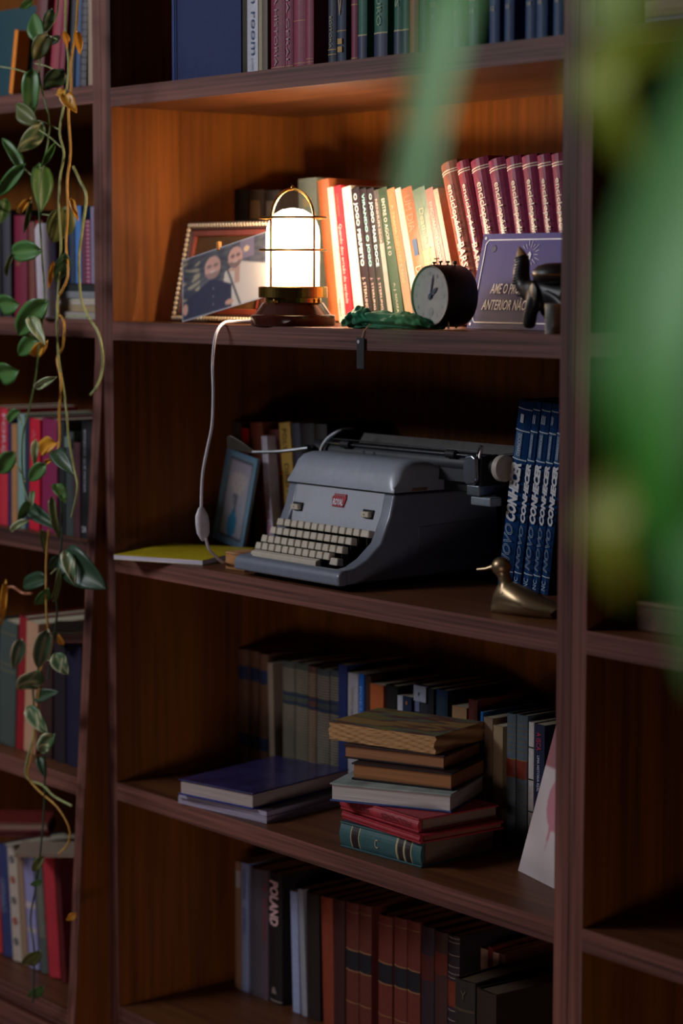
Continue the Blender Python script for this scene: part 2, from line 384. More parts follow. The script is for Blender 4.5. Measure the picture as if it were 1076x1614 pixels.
# the big blue album standing face out
t = thing('album', 'large plain navy blue album standing cover outwards at left of the top shelf', 'book', (.160, .024, ZM[0] + .0004), (0, 0, math.radians(1)))
bxo('cover', 0, .196, 0, .0035, 0, .29, mat('1f2c5c', .75, 0, .08, 120, .15), t)
bxo('back_cover', 0, .196, .0305, .034, 0, .29, mat('1f2c5c', .75, 0, .08, 120, .15), t)
bxo('pages', .006, .190, .004, .030, .004, .286, page_mat('cfc3a6', 1), t)
bm = bmesh.new(); prism(bm, [(-.001, .001), (.001, -.0012), (.007, -.0014), (.008, 0), (0, .0006), (0, .034), (-.003, .033), (-.003, .002)], 0, .29, 'z'); obj('spine', bm, mat('2c3f7a', .55, 0, .08, 120, .15), t)
bm = bmesh.new(); tube(bm, [(.0135, -.0003, .001), (.0135, -.0003, .289)], .0011, 6); obj('hinge_groove', bm, mat('1c2850', .7), t)

# --- lamp shelf, paperbacks
G = 'books beside the lamp'
b = []
def pb(l, r, top, c, d, **k): k.setdefault('s', 'paper'); k.setdefault('dep', .15); k.setdefault('rough', .45); b.append(bk(l, r, top, c, d, **k))
pb(467, 496, 283, '6e7568', 'tall grey hardback with a faint gilt stamp', s='hard', lean=2, dy=.05, blk=[(.35, .75, .8, .86, '8f8160')])
pb(497, 515, 286, 'b5673c', 'tall plain tan book', lean=8, s='hard', dy=.02)
pb(515, 524, 297, 'd9cdbd', 'white paperback with small dark stamps at its foot', lean=8.5, tx=[('N K T V', .05, .16, .35, '555555', 'h') if 0 else ('MEDO', .05, .17, .3, '4a4a55', 0)])
pb(525, 536, 295, 'c8323c', 'bright red paperback with white script', lean=8.8, tx=[('Quando deu errado de verdade', .14, .72, .5, 'f0d0c8', 0), ('LIVRO NOVO', .78, .94, .3, 'e08a60', 0)])
pb(538, 552, 297, 'ddd3c2', 'cream paperback with faint print', lean=9.5, tx=[('SETE', .8, .9, .3, 'b5a890', 0)])
for l, r, s_, c in ((552, 565, 'O JOGO PERFEITO', 'dff0ee'), (566, 576, 'VIRANDO O JOGO', '9fe0dc'), (577, 588, 'O JOGO MAIS DOCE', 'c8ecec')):
    pb(l, r, 299, '2a2022', 'black paperback titled in pale dots', lean=10, label='black paperback with pale dotted capitals reading ' + s_ + ' on the lamp shelf', tx=[(s_, .42, .96, .5, c, 0, dict(bold=.02)), ('J. STERLING', .1, .34, .4, 'e0cfc0', 0)])
pb(588, 595, 301, '4a4443', 'dark paperback with a silver lower half', lean=11, bands=[(.05, .6, '99938c')], tx=[('NENHUM SEGREDO', .5, .93, .5, 'c9b8a4', 0)])
pb(595, 609, 299, '33402e', 'dark green paperback titled in white capitals', lean=12, tx=[('ENTRE O AGORA E O', .5, .92, .35, 'f0ead8', 0), ('A. J. SOUZA', .08, .3, .25, 'd5d0c0', 0)])
pb(609, 621, 300, 'd07a50', 'salmon paperback with pale capitals', lean=13.5, bands=[(0, .45, '96795f')], tx=[('A TRAMA DENTRE E NOS', .3, .88, .35, 'e8c090', 0)])
pb(622, 631, 299, 'e6e0d0', 'white slim paperback', lean=14)
pb(631, 648, 300, 'd86a3c', 'orange paperback with large cream letters and a blue figure', lean=14.5, blk=[(.3, .7, .5, .62, '4a5f90')], tx=[('UM DIA', .68, .94, .6, 'e9b48c', 0), ('DAVID', .2, .42, .5, 'f5d0b0', 0)])
pb(649, 668, 301, '8b9684', 'grey green paperback fading to cream', lean=15, bands=[(0, .55, 'd9b184')], tx=[('Death in Friends', .35, .85, .35, 'd8d0a8', 0)])
pb(669, 681, 300, 'c07a70', 'dusty pink paperback', lean=15.5, tx=[('ENQUANTO HOUVER VIDA', .3, .9, .4, 'e8c8b8', 0)])
pb(682, 689, 300, 'd9b498', 'pale peach paperback', lean=16)
row('on lamp shelf', ZM[1], .24, b, G)
# Barsa set
b = []
tops = ((689, 714, 263, 17, '96503c'), (715, 734, 259, 16, '8c2a3c'), (735, 763, 257, 14.5, '862a46'), (764, 790, 256, 13, '82284a'), (792, 816, 252, 11.5, '82284a'), (817, 841, 249, 10, '82284a'), (842, 863, 247, 9, '82284a'), (864, 886, 245, 8, '82284a'))
for k, (l, r, tp, ln, c) in enumerate(tops):
    b.append(bk(l, r, tp, c, 'wine red encyclopedia volume', lean=ln, dep=.17, rough=.34, s='round', bands=[(.93, .936, 'f0e6cc'), (.945, .951, 'f0e6cc'), (.16, .166, 'f0e6cc')],
                label='wine red encyclopedia volume, %s from the left of the leaning set with cream titles' % ORD[k+1],
                tx=[('enciclopédia', .53, .86, .42, 'f4ead4', 0, dict(bold=.012)), ('BARSA', .30, .50, .4, 'f4ead4', 0, dict(bold=.02))]))
row('', ZM[1], .215, b, 'wine red encyclopedia set on the lamp shelf')
# dark books behind the frame
b = [bk(364, 389, 300, '2c2624', 'dark worn book', bands=[(.3, .36, '6a3020')], dep=.12), bk(390, 413, 300, '44362c', 'dark brown book with a gilt panel', blk=[(.2, .8, .78, .92, '7a6444')], dep=.12), bk(414, 438, 301, '38302c', 'dark grey brown book with a worn label', blk=[(.25, .75, .8, .92, '6a6050')], dep=.12)]
row('behind photo frame', ZM[1], .27, b, 'dark books behind the photo frame')

# --- typewriter shelf
b = []
pb2 = lambda *a, **k: b.append(bk(*a, **k))
pb2(362, 378, 664, '4a3a34', 'dull dark book', lean=-2, dep=.12)
pb2(391, 411, 667, '8a4630', 'worn orange brown book', lean=4, dep=.14)
pb2(411, 420, 688, 'c9bfd0', 'slim white book with magenta lettering', lean=6, s='paper', dep=.12, dy=-.02, tx=[('UM AMOR DE VERDADE', .03, .58, .6, 'b03a78', 0), ('LIVRO', .62, .85, .25, '8a8aa0', 0)])
pb2(421, 438, 678, '5a241c', 'maroon book with gilt lettering in blocks', lean=5, bands=[(.62, .64, 'a03820')], tx=[('ARTE', .86, .90, .7, 'c8a890', 'h'), ('DE', .79, .82, .4, 'c8a890', 'h'), ('AMAR', .71, .75, .7, 'c8a890', 'h'), ('E SER', .65, .69, .6, 'c8a890', 'h')])
pb2(439, 456, 667, 'a88438', 'mustard yellow book with dark lettering', lean=6.5, s='paper', tx=[('POLY', .78, .95, .4, '3a2c18', 0), ('DIREITO', .38, .68, .4, '3a2c18', 0)])
pb2(457, 470, 668, '2a2a38', 'dark navy book', lean=6)
pb2(471, 492, 668, '1c1718', 'black book', lean=4)
pb2(493, 512, 669, '241a18', 'dark brown book', lean=3)
row('behind typewriter', ZM[2], .265, b, 'books behind the typewriter')
for o in ():
    pass
# small red card between
t = thing('bookmark', 'small bright red card poking up behind the typewriter lever', 'card', (at(381, 690, .262).x, .2625, ZM[2] + .0004))
bxo('card', 0, .021, 0, .0008, 0, at(381, 675, .262).z - ZM[2], mat('c01018', .5), t)
# Conhecer set
b = []
for k, (l, r, tp, ln, nm) in enumerate(((816, 838, 629, -9, 'I'), (840, 851, 632, -8.5, 'II'), (853, 867, 633, -8, 'III'), (869, 880, 635, -8, 'IV'), (881, 893, 635, -7.5, 'V'))):
    b.append(bk(l, r, tp, '0c3564', 'blue set volume', lean=ln, dep=.19, rough=.3, bands=[(.955, .96, 'b9c4cc'), (.84, .846, 'b9c4cc'), (.688, .694, 'b9c4cc'), (.09, .095, 'b9c4cc')],
                label='blue glossy book numbered %s with huge silver title, in the leaning set behind the duck' % nm, blk=[(.22, .66, .70, .835, '38587c')],
                tx=[('CONHECER', .36, .675, .72, 'c4c4c8', 1, dict(bold=.06, shear=.2)), ('NOVO', .115, .345, .6, '9fb0c4', 1, dict(outline=True, shear=.25)), (nm, .885, .93, .1 * len(nm) + .12, 'c0c8d0', 'h'), ('DICIONARIO', .71, .825, .26, 'c0c8d0', 0), ('NC', .02, .07, .5, 'a0b0c0', 1)]))
row('', ZM[2], .235, b, 'blue set behind the duck')

# --- shelf with the stack of books
b = []
q = lambda *a, **k: b.append(bk(*a, **k))
for l, r, tp in ((372, 389, 1022), (391, 405, 1025), (406, 420, 1030)):
    q(l, r, tp, '6e4c38', 'brown patterned book with two blue bands', bands=[(.74, .86, '232f4e'), (.16, .27, '232f4e')] + [(x / 40, x / 40 + .006, '4a3226') for x in range(12, 29)])
q(421, 429, 1045, '8f7c6a', 'thin cream book', s='paper', dep=.1, lean=2, dy=-.01)
q(430, 442, 1038, '1a1414', 'black book', dy=.02)
for l, r, tp, c, dd in ((443, 462, 1041, '4a4e48', 'wide grey green patterned book'), (463, 483, 1044, '444a42', 'grey green patterned book'), (484, 496, 1050, '5a3a30', 'slim red brown diamond patterned book'), (497, 517, 1053, '3e4244', 'grey diamond patterned book'), (518, 533, 1055, '3a4044', 'dark grey diamond patterned book')):
    q(l, r, tp, c, dd, bands=[(.71, .73, '202c48'), (.64, .66, '202c48')] + [(x / 44, x / 44 + .009, '8f7f66') for x in list(range(3, 28)) + list(range(33, 42))])
q(533, 546, 1047, '1e2a5c', 'plain navy book', s='paper')
q(548, 564, 1060, '9c9aa0', 'white paperback', s='paper', tx=[('Sonho azul', .62, .88, .3, '8a7a50', 0)])
q(565, 573, 1062, '1c5aa8', 'bright blue slim paperback', s='paper', tx=[('POESIA REUNIDA', .2, .9, .5, '8ab0e0', 0)], dep=.15)
q(574, 583, 1064, '3a2014', 'dark brown book', dep=.17)
q(583, 604, 1077, 'a85428', 'orange paperback with dark print', s='paper', tx=[('Todos', .66, .70, .6, '4a2010', 'h'), ('Nos', .60, .64, .5, '4a2010', 'h'), ('Somos', .54, .58, .6, '4a2010', 'h')])
q(605, 624, 1079, '161212', 'plain black book', dep=.17)
q(626, 634, 1096, 'b8b6c4', 'slim white paperback with upright lettering', s='paper', tx=[('A CARA', .48, .82, .55, '2c3a6a', 0)])
q(634, 648, 1097, '1a2444', 'dark navy book', s='paper', blk=[(.4, .6, .93, .96, 'a06a30')])
q(650, 673, 1077, '2c2a36', 'charcoal plastic bound book with a taped white label', blk=[(.1, .95, .87, .99, 'a8a8ba'), (.2, .5, .79, .87, '6a7090')], tx=[('F', .91, .94, .15, '1a1a22', 'h')])
q(674, 683, 1085, '1a1a22', 'black book with worn edge', s='paper')
q(685, 703, 1086, '1c3458', 'blue marbled book with a taped white label', blk=[(.05, .95, .57, .78, 'a2a8b8')], bands=[(.79, .95, '243a4a'), (.53, .56, 'c0a060')], tx=[('F', .66, .70, .18, '1a1a22', 'h')])
q(706, 711, 1135, 'a03a4a', 'thin red pink booklet', s='paper', dep=.12)
q(712, 735, 1112, 'a67c54', 'tan paperback with small dark print', s='paper', tx=[('RECEITA', .70, .735, .6, '2a1c10', 'h')])
q(736, 750, 1102, '5c2418', 'brown leather book', bands=[(.8, .82, '8a5030'), (.62, .64, '8a5030')])
q(757, 761, 1122, '1c6ab0', 'thin bright blue booklet', s='paper', dep=.2)
q(762, 776, 1130, '7a6450', 'plastic wrapped cream booklet bundle', s='paper', dy=-.01)
q(777, 792, 1143, '8a7458', 'worn cream book in clear wrap', s='paper', dy=-.02)
row('behind book stack', ZM[3], .275, b, 'books on the shelf of the big stack')
b = []
for l, r, tp in ((797, 811, 1124), (812, 829, 1126)):
    q(l, r, tp, '48545c', 'grey blue volume with gilt diamonds and red labels', bands=[(.52, .66, '6a2418'), (.655, .662, 'a07a40'), (.52, .527, 'a07a40'), (.03, .036, '9a8050')] + [(x / 50, x / 50 + .005, '6a6040') for x in list(range(5, 25, 2)) + list(range(36, 48, 2))])
q(833, 841, 1138, 'b0aaa8', 'slim white book with thin black lines', s='paper', bands=[(.3, .31, '111111'), (.55, .56, '111111'), (.8, .81, '111111')])
q(842, 858, 1141, '181c38', 'navy paperback with red and white lettering', s='paper', tx=[('A ISCA', .80, .94, .45, 'b83048', 0), ('UMA HISTÓRIA REAL', .48, .76, .3, 'c8c8d8', 0)])
q(859, 872, 1139, '14100f', 'black book', dy=.03)
q(874, 888, 1139, '1c1412', 'dark brown book', dy=.03)
row('beside petal card', ZM[3], .25, b, 'books beside the flower painted card')

# --- lowest visible shelf
b = []
q(370, 379, 1357, '8a6a50', 'thin tan book with a white patch', s='paper', blk=[(.2, .95, .8, .93, 'a8a0a0')])
q(380, 391, 1359, '7d86a8', 'pale blue paperback with violet print', s='paper', tx=[('HISTORIA', .72, .95, .4, '3c3c80', 0), ('DO BRASIL', .45, .65, .4, '3c3c80', 0)])
q(392, 412, 1366, '4a444c', 'dull grey hardback')
q(413, 422, 1371, '54444c', 'grey mauve paperback with red lettering', s='paper', tx=[('A. Micheler', .45, .9, .6, '8a2c3c', 0)])
q(423, 442, 1374, '1e1516', 'black book titled in pink capitals', tx=[('POLAND', .60, .94, .72, 'd0a8a8', 0, dict(bold=.03)), ('&', .08, .13, .4, '9a8a80', 'h')], bands=[(.02, .026, '9a8a80')])
q(444, 455, 1382, '2a1c18', 'dark book with gilt script', s='paper', dy=.02)
q(457, 468, 1404, '8c94b4', 'slim white pamphlet', s='paper', lean=2)
q(469, 477, 1401, '85858f', 'pale grey pamphlet', s='paper', lean=3)
q(480, 500, 1405, '241a18', 'dark brown book with curled edge', lean=1)
q(503, 521, 1412, '7a3420', 'red orange slim book', lean=2)
q(523, 541, 1415, '3a1a18', 'dark maroon book')
for l, r, tp in ((543, 563, 1420), (564, 583, 1424)):
    q(l, r, tp, '5c2a20', 'brown leather law volume with black label band', bands=[(.50, .64, '1e1c22'), (.645, .65, '9a7a50'), (.49, .495, '9a7a50'), (.25, .255, '8a6a44'), (.93, .935, '8a6a44')])
for l, r, tp in ((594, 616, 1440), (619, 639, 1444), (640, 660, 1449)):
    q(l, r, tp, '642c22', 'red brown leather law volume with black label band', bands=[(.50, .64, '1e1c22'), (.645, .65, '9a7a50'), (.49, .495, '9a7a50'), (.25, .255, '8a6a44'), (.93, .935, '8a6a44')])
q(662, 682, 1458, '2c1e26', 'black leather volume with red label', bands=[(.62, .8, '4a1e1a')])
q(683, 703, 1466, '3c221e', 'dark leather volume with red label', bands=[(.7, .85, '5a2418')])
q(704, 722, 1472, '2a2026', 'black volume with boxed gilt lines', bands=[(.5, .68, '6a2a1c')] + [(x, x + .005, '8a7a70') for x in (.2, .3, .4, .47, .7, .73, .78, .86, .95, .98)])
q(735, 751, 1470, '646470', 'plain grey book', s='paper', dy=.06)
q(753, 760, 1478, '2c2430', 'thin black book', s='paper', dy=.06)
q(757, 768, 1494, '9c7860', 'cream spine book with dark marks', s='paper', dy=.05)
q(769, 776, 1492, '6a1e1e', 'slim dark red book', s='paper', dy=.05)
q(776, 785, 1500, 'a0766a', 'pink white booklet', s='paper', dy=.05)
q(786, 796, 1502, '4a2020', 'maroon booklet', s='paper', dy=.05)
row('on lowest shelf', ZM[4], .235, b, 'books on the lowest visible shelf')
# low dark box-like volume lying in front at right
P = at(722, 1540, .18); Zt = P.z
t = thing('book', 'large dark green folio standing cover outwards at the right of the lowest shelf', 'book', (P.x, .17, ZM[4] + .0004), (0, 0, math.radians(4)))
make_book(t, .045, Zt - ZM[4], .22, '2a241e', 'hard', 0, '5a4632', bands=[(.6, .62, '4a3c30'), (.75, .77, '4a3c30')], texts=[('Y', .85, .92, .3, '5a4a3c', 'h')])
t = thing('book', 'long dark brown album at the right end of the lowest shelf', 'book', (P.x + .05, .172, ZM[4] + .0004), (0, 0, math.radians(-4)))
make_book(t, .05, Zt - ZM[4] - .004, .2, '2c2019', 'hard', 0, '5a4632')

# --- left bay rows
G = 'books in the left bay'
def lrow(where, k, Y, bs, grp): row(where, ZL[k], Y, bs, grp)
b = []
q(58, 75, -45, '6a3430', 'dull red brown book', lean=-8, dep=.15)
q(86, 99, -30, '9c3444', 'red mottled book', lean=-9)
q(100, 108, -30, '8a2c40', 'slim crimson book', lean=-8)
q(112, 120, -30, '20242c', 'thin dark book', lean=-5)
q(121, 128, -20, '34507c', 'slim blue book', lean=-4)
q(128, 138, -30, '57545a', 'black and white speckled book', lean=-4, bands=[(x / 30, x / 30 + .012, '16161a') for x in range(2, 30, 2)])
q(137, 146, -20, 'a48d74', 'beige book', lean=-1)
lrow('at top of left bay', 0, .006, b, 'books at the top of the left bay')
P0 = at(-40, 8, .03); P1 = at(56, 8, .03)
t = thing('album', 'large dark teal board book standing face out at top left', 'book', (P0.x, .03, ZL[0] + .0004), (0, 0, 0))
make_book(t, P1.x - P0.x, P1.z - ZL[0], .03, '12404a', 'hard', 0, '6a5a48', rough=.6)
P0 = at(34, 45, .0); t = thing('book', 'thin bright orange book leaning on the dark teal album', 'book', (at(19, 150, .0).x, .0, ZL[0] + .0004), (0, math.radians(12), 0))
make_book(t, .012, P0.z - ZL[0], .028, 'f48a18', 'paper', -.012, 'c89a50')
b = []
q(-22, -2, 330, '2a2830', 'dark grey book', lean=-1)
q(0, 13, 333, '3c3a44', 'charcoal book', lean=0)
q(20, 40, 340, '7c1c38', 'crimson book with small gilt label', lean=-1, tx=[('ROMA', .5, .62, .4, 'a07a50', 0)])
q(42, 52, 350, '7a4038', 'brown red book')
q(53, 64, 348, '7c1e18', 'deep red book')
lrow('on second left shelf', 1, .035, b, 'books on the second left shelf')
b = []
q(95, 104, 335, '2c5064', 'slim teal book', dz=.065, dep=.14)
q(105, 115, 330, '20304c', 'navy book', dz=.065, dep=.14)
q(118, 127, 325, '4a7cc0', 'sky blue book', dz=.065, dep=.14, s='paper')
q(128, 134, 345, '6a3448', 'slim wine book', dz=.065, dep=.14, s='paper')
q(135, 141, 347, 'a04a64', 'pink dotted slim book', dz=.065, dep=.14, s='paper', bands=[(x / 30, x / 30 + .012, 'c8a8b8') for x in range(1, 30, 2)])
q(142, 149, 326, '8a7c98', 'lilac grey slim book', dz=.065, dep=.14, s='paper')
lrow('on magazine pile', 1, .03, b, 'books on top of the magazine pile')
b = []
q(-14, 0, 640, 'b02030', 'red book cut by the frame edge', s='paper')
q(1, 12, 643, 'c03040', 'red paperback with white lettering', s='paper', lean=-1.5, tx=[('FORÇA', .5, .95, .55, 'd8c0c8', 0)])
q(13, 17, 660, '25285a', 'thin navy booklet', s='paper', lean=-1.5)
q(18, 27, 668, 'a87850', 'tan paperback', s='paper', lean=-1.5)
q(28, 39, 652, '7c9a94', 'pale teal paperback', s='paper', lean=-1.5)
q(40, 46, 656, '2a2c44', 'slim slate book', s='paper', lean=-1.5)
q(47, 63, 659, 'c81c34', 'bright red book', s='paper', lean=-2, tx=[('A VIDA', .5, .9, .4, 'd86070', 0)])
q(64, 88, 659, '84204c', 'magenta hardback', lean=-2)
q(90, 100, 664, '1e1c20', 'black slim book', lean=-1)
q(101, 113, 680, '3c4444', 'dark grey book with a pale label', lean=-1, blk=[(.1, .9, .85, .95, '6a7a70')])
q(114, 124, 697, '4c2830', 'dull plum slim book', lean=-1)
q(126, 143, 662, '1a1a20', 'tall black book with white spine lettering', lean=-1.5, tx=[('BONECAS QUE MATAM', .4, .92, .25, 'a8a8b0', 0), ('DR', .05, .1, .4, 'c0c0c8', 'h')], dep=.2)
lrow('on third left shelf', 2, .004, b, 'books on the third left shelf')
b = []
q(-22, -4, 975, '2c343c', 'dark slate book')
q(-2, 25, 975, '46504c', 'grey green book with gilt', lean=-4, bands=gilt(.6, .65, .9, c='7a6a48'))
q(28, 41, 970, '8e1c24', 'deep red book', lean=-4.5)
q(42, 60, 978, 'b88c70', 'cream book', lean=-4, s='paper')
q(62, 80, 1010, '3a2220', 'dark brown book', lean=-2)
q(82, 100, 1012, '261c24', 'black brown book', lean=-1)
q(102, 125, 1012, '1e1c34', 'midnight blue book', lean=-1)
lrow('on fourth left shelf', 3, -.004, b, 'books on the fourth left shelf')
b = []
q(-16, -7, 1335, 'b03a38', 'orange red book', lean=4)
q(-6, 10, 1330, '343a66', 'navy book with pale scribbles', lean=4, tx=[('OPINIAO', .4, .7, .5, '8088a8', 0)])
q(11, 25, 1334, 'b0a294', 'white book with grey and red dots', lean=4.5, s='paper', tx=[('O', .86, .93, .5, '50505a', 'h', dict(bold=.08)), ('O', .68, .75, .5, 'a03a34', 'h', dict(bold=.08)), ('O', .5, .57, .5, '50505a', 'h', dict(bold=.08)), ('O', .32, .39, .5, 'a03a34', 'h', dict(bold=.08)), ('O', .14, .21, .5, '50505a', 'h', dict(bold=.08))])
q(26, 34, 1334, '907460', 'tan paperback', lean=4.5, s='paper')
q(35, 50, 1335, '8a86b0', 'lavender printed paperback', lean=5, s='paper', bands=[(.5, .55, 'b8a8a8'), (.3, .34, 'a89a98')])
q(51, 62, 1340, '4c5450', 'grey book with striped texture', lean=5, bands=[(x / 40, x / 40 + .01, '807c6c') for x in range(12, 30)])
q(63, 81, 1337, 'a82c38', 'bright red hardback', lean=5)
q(82, 90, 1338, '541418', 'dark red book', lean=5.5)
lrow('on lowest left shelf', 4, .01, b, 'books on the lowest left shelf')

# flat-lying books: footprint corner, yaw, width (front edge), depth
def flat(label, X, Y, Z, yaw, w_, d_, t_, col, style='hard', page='cfc3a6', spine='none', tx=(), bands=(), name='book', cat='book', group=None, wavy=False, rough=.5, top=None):
    """front long side along local x. spine: front / back / left / none"""
    r = thing(name, label, cat, (X, Y, Z + .0003), (0, 0, math.radians(yaw)), group)
    b_ = .0028 if style == 'hard' else .0007; i_ = .003 if style == 'hard' else .0003
    cm = mat(col, rough, 0, .12, 90, .1)
    bm = bmesh.new(); box(bm, 0, w_, 0, d_, 0, b_); obj('bottom_cover', bm, cm, r, bevel=.0006)
    bm = bmesh.new(); box(bm, 0, w_, 0, d_, t_ - b_, t_)
    obj('top_cover', bm, worn(top) if isinstance(top, list) else (mat(top, rough, 0, .35, 25, .2) if top else cm), r, bevel=.0006)
    px0, px1, py0, py1 = i_, w_ - i_, i_, d_ - i_
    if spine == 'front': py0 = .004
    if spine == 'back': py1 = d_ - .004
    bm = bmesh.new(); box(bm, px0, px1, py0, py1, b_, t_ - b_)
    if wavy:
        bmesh.ops.subdivide_edges(bm, edges=bm.edges[:], cuts=14, use_grid_fill=True)
        for v in bm.verts:
            e = 1 if (v.co.y < py0 + .001 or v.co.x < px0 + .001 or v.co.x > px1 - .001) else 0
            v.co.y += e * (.0022 * math.sin(v.co.x * 47 + v.co.z * 90) + .0012 * math.sin(v.co.x * 131 + v.co.z * 700)); v.co.x += e * .0018 * math.sin(v.co.z * 320 + v.co.y * 60)
    obj('pages', bm, page_mat(page, 2), r)
    if spine == 'front':
        n = 8; pr = [(b_ * 0 + .004 - .006 * math.sin(PI * i / n), t_ * i / n) for i in range(n + 1)] + [(.006, t_), (.006, 0)]
        bm = bmesh.new(); prism(bm, pr, 0, w_); sp = obj('spine', bm, cm, r)
        for x0, x1, c in bands:
            pr2 = [(.0034 - .006 * math.sin(PI * i / n), t_ * (.02 + .96 * i / n)) for i in range(n + 1)] + [(.005, t_ * .98), (.005, t_ * .02)]
            bm = bmesh.new(); prism(bm, pr2, x0 * w_, x1 * w_); obj('spine_band', bm, mat(c, .5), sp)
        for s_, x0, x1, hh, c, flip in tx:
            R, U = ((-1, 0, 0), (0, 0, -1)) if flip else ((1, 0, 0), (0, 0, 1))
            lettering(s_, ((x1 if flip else x0) * w_, -.0036, t_ * .5), R, U, (x1 - x0) * w_, hh * t_, mat(c, .5), sp)
    if spine == 'left':
        bm = bmesh.new(); prism(bm, [(0, 0), (.004, 0), (.004, t_), (0, t_), (-.002, t_ / 2)], 0, d_, 'y'); obj('spine', bm, cm, r)
    return r
Z3 = ZM[3]
flat('teal leather book with dark ribbed bands, bottom of the tall stack', .622, .028, Z3, 4, .188, .17, .042, '35565a', page='7a6250', spine='front',
     bands=[(.14, .15, 'a89a70'), (.16, .23, '2a1c1c'), (.24, .25, 'a89a70'), (.70, .72, 'a89a70'), (.73, .78, '2a1c1c'), (.79, .81, 'a89a70'), (.82, .87, '2a1c1c'), (.88, .89, 'a89a70')], tx=[('C', .45, .49, .35, 'a89a70', 0)])
flat('thin red book on top of the teal one in the stack', .612, .040, Z3 + .0425, -3, .208, .17, .013, '94242e', page='8a4a38', spine='front')
flat('red paperback with dark upside-down lettering in the stack', .600, .046, Z3 + .056, -2, .205, .165, .022, '9c3038', page='8a7060', spine='front', tx=[('MULHERES', .55, .92, .45, '5a2830', 1), ('WOMEN', .15, .4, .45, '5a2830', 1)])
flat('thick book with clean white page edges, middle of the stack', .622, .006, Z3 + .0785, 28, .210, .16, .030, '34467c', page='c8c0bc', spine='back', top='8a9490')
flat('brown-paged old book above the white-paged one', .626, .048, Z3 + .109, 24, .180, .135, .028, '241418', page='a0683c', spine='back')
flat('old dark book with brown pages, second from the stack top', .592, .058, Z3 + .1375, 22, .186, .14, .023, '2c1a1c', page='a06a44', spine='back')
flat('worn paperback with ragged swollen pages, top of the stack', .547, .062, Z3 + .161, 16, .212, .15, .030, '7a5a2c', 'paper', page='b88a58', wavy=True, top=['3a2214', '7a5a2c', '6a6a2c', '5a5a50', '5c1e18', '8a6a38'])
flat('lower pale magazine under the blue album', .206, -.006, Z3, 8, .222, .24, .011, 'a8a0b8', 'paper', page='9a90a4', cat='magazine', name='magazine')
flat('upper pale magazine with dark print under the blue album', .214, -.010, Z3 + .0113, 9.5, .214, .235, .010, '3c3440', 'paper', page='a098b0', cat='magazine', name='magazine')
flat('large dark blue glossy album lying on two magazines', .230, -.021, Z3 + .0217, 11, .176, .255, .028, '1e2c74', page='b0a09c', rough=.22, top='2a2852')
# yellow notebook and things left of the typewriter
flat('yellow-covered notebook with white pages at the shelf edge left of the typewriter', .076, -.052, ZM[2], 25, .182, .20, .009, 'c4ac1c', 'paper', page='e0d8e8', cat='notebook', name='notebook')
t = thing('kraft_box', 'small kraft wooden block tucked against the typewriter', 'box', (.302, .03, ZM[2] + .0004), (0, 0, math.radians(5)))
bxo('block', 0, .05, 0, .05, 0, .026, mat('b07a48', .7, 0, .15, 60), t, .001)
bxo('lid', 0, .05, 0, .05, .0263, .03, mat('b8845a', .7, 0, .15, 60), t, .001)
t = thing('envelope', 'small white folded card behind the kraft block', 'card', (.262, .085, ZM[2] + .0004), (0, 0, math.radians(10)))
bxo('card', 0, .075, 0, .05, 0, .02, mat('c4bcc8', .7), t, .0006)
# left bay flat things
flat('dark brown book lying on the fourth left shelf row', -.33, .0, ZL[3] + .272, 0, .22, .12, .018, '4a1c18', page='6a4c34') if 0 else None
hL4 = at(95, 1012, -.004).z - ZL[3]
flat('dark red book lying flat across the fourth left row', -.155, -.050, ZL[3] + hL4 + .006, 50, .10, .10, .014, '4c1a18', page='5a4030')
flat('olive paged book lying on the dark red one', -.160, -.048, ZL[3] + hL4 + .0205, 49, .10, .10, .012, '28201c', page='6a5636')
hL5 = at(85, 1338, .01).z - ZL[4]
zz = ZL[4] + hL5 + .006
flat('long pale book lying across the lowest left row', -.212, -.095, zz, 50, .160, .10, .006, '8a7868', 'paper', page='9a8470')
flat('dark red hardback lying on the long pale book', -.362, -.080, zz + .0063, 51, .135, .10, .012, '541618', page='702c28')
flat('cream paged hardback, top of the lying pile in the left bay', -.366, -.082, zz + .0187, 50, .135, .10, .018, '6a2420', page='a88878')
# white roll and magazine pile on the second left shelf
for k in range(5):
    flat(['grey magazine, lowest of the left pile', 'tan magazine, second of the left pile', 'white magazine in the middle of the left pile', 'blue grey magazine, fourth of the left pile', 'black folder topping the left magazine pile'][k],
         -.26 - .006 * (k % 2), .024 + .004 * (k % 3), ZL[1] + .0128 * k, (-2, 1.5, -1, 2, 0)[k], .19, .2, .0125, ['8a8480', 'a08868', 'b4aaa0', '6a7078', '16161a'][k], 'paper', page=['a8a098', 'a8906c', 'c0b4a4', '8a8c90', '1c1c20'][k], cat='magazine', name='magazine')
P0 = at(76, 480, .0); t = thing('paper_roll', 'thick white paper roll leaning upright on the second left shelf', 'paper roll', (P0.x, .0, ZL[1] + .002), (0, math.radians(-3), 0))
bm = bmesh.new(); lathe(bm, [(.0, 0), (.019, 0), (.019, .165), (.014, .175), (.012, .165), (0, .165)], 24); obj('roll', bm, mat('bdb2bc', .7, 0, .08, 30), t, True)
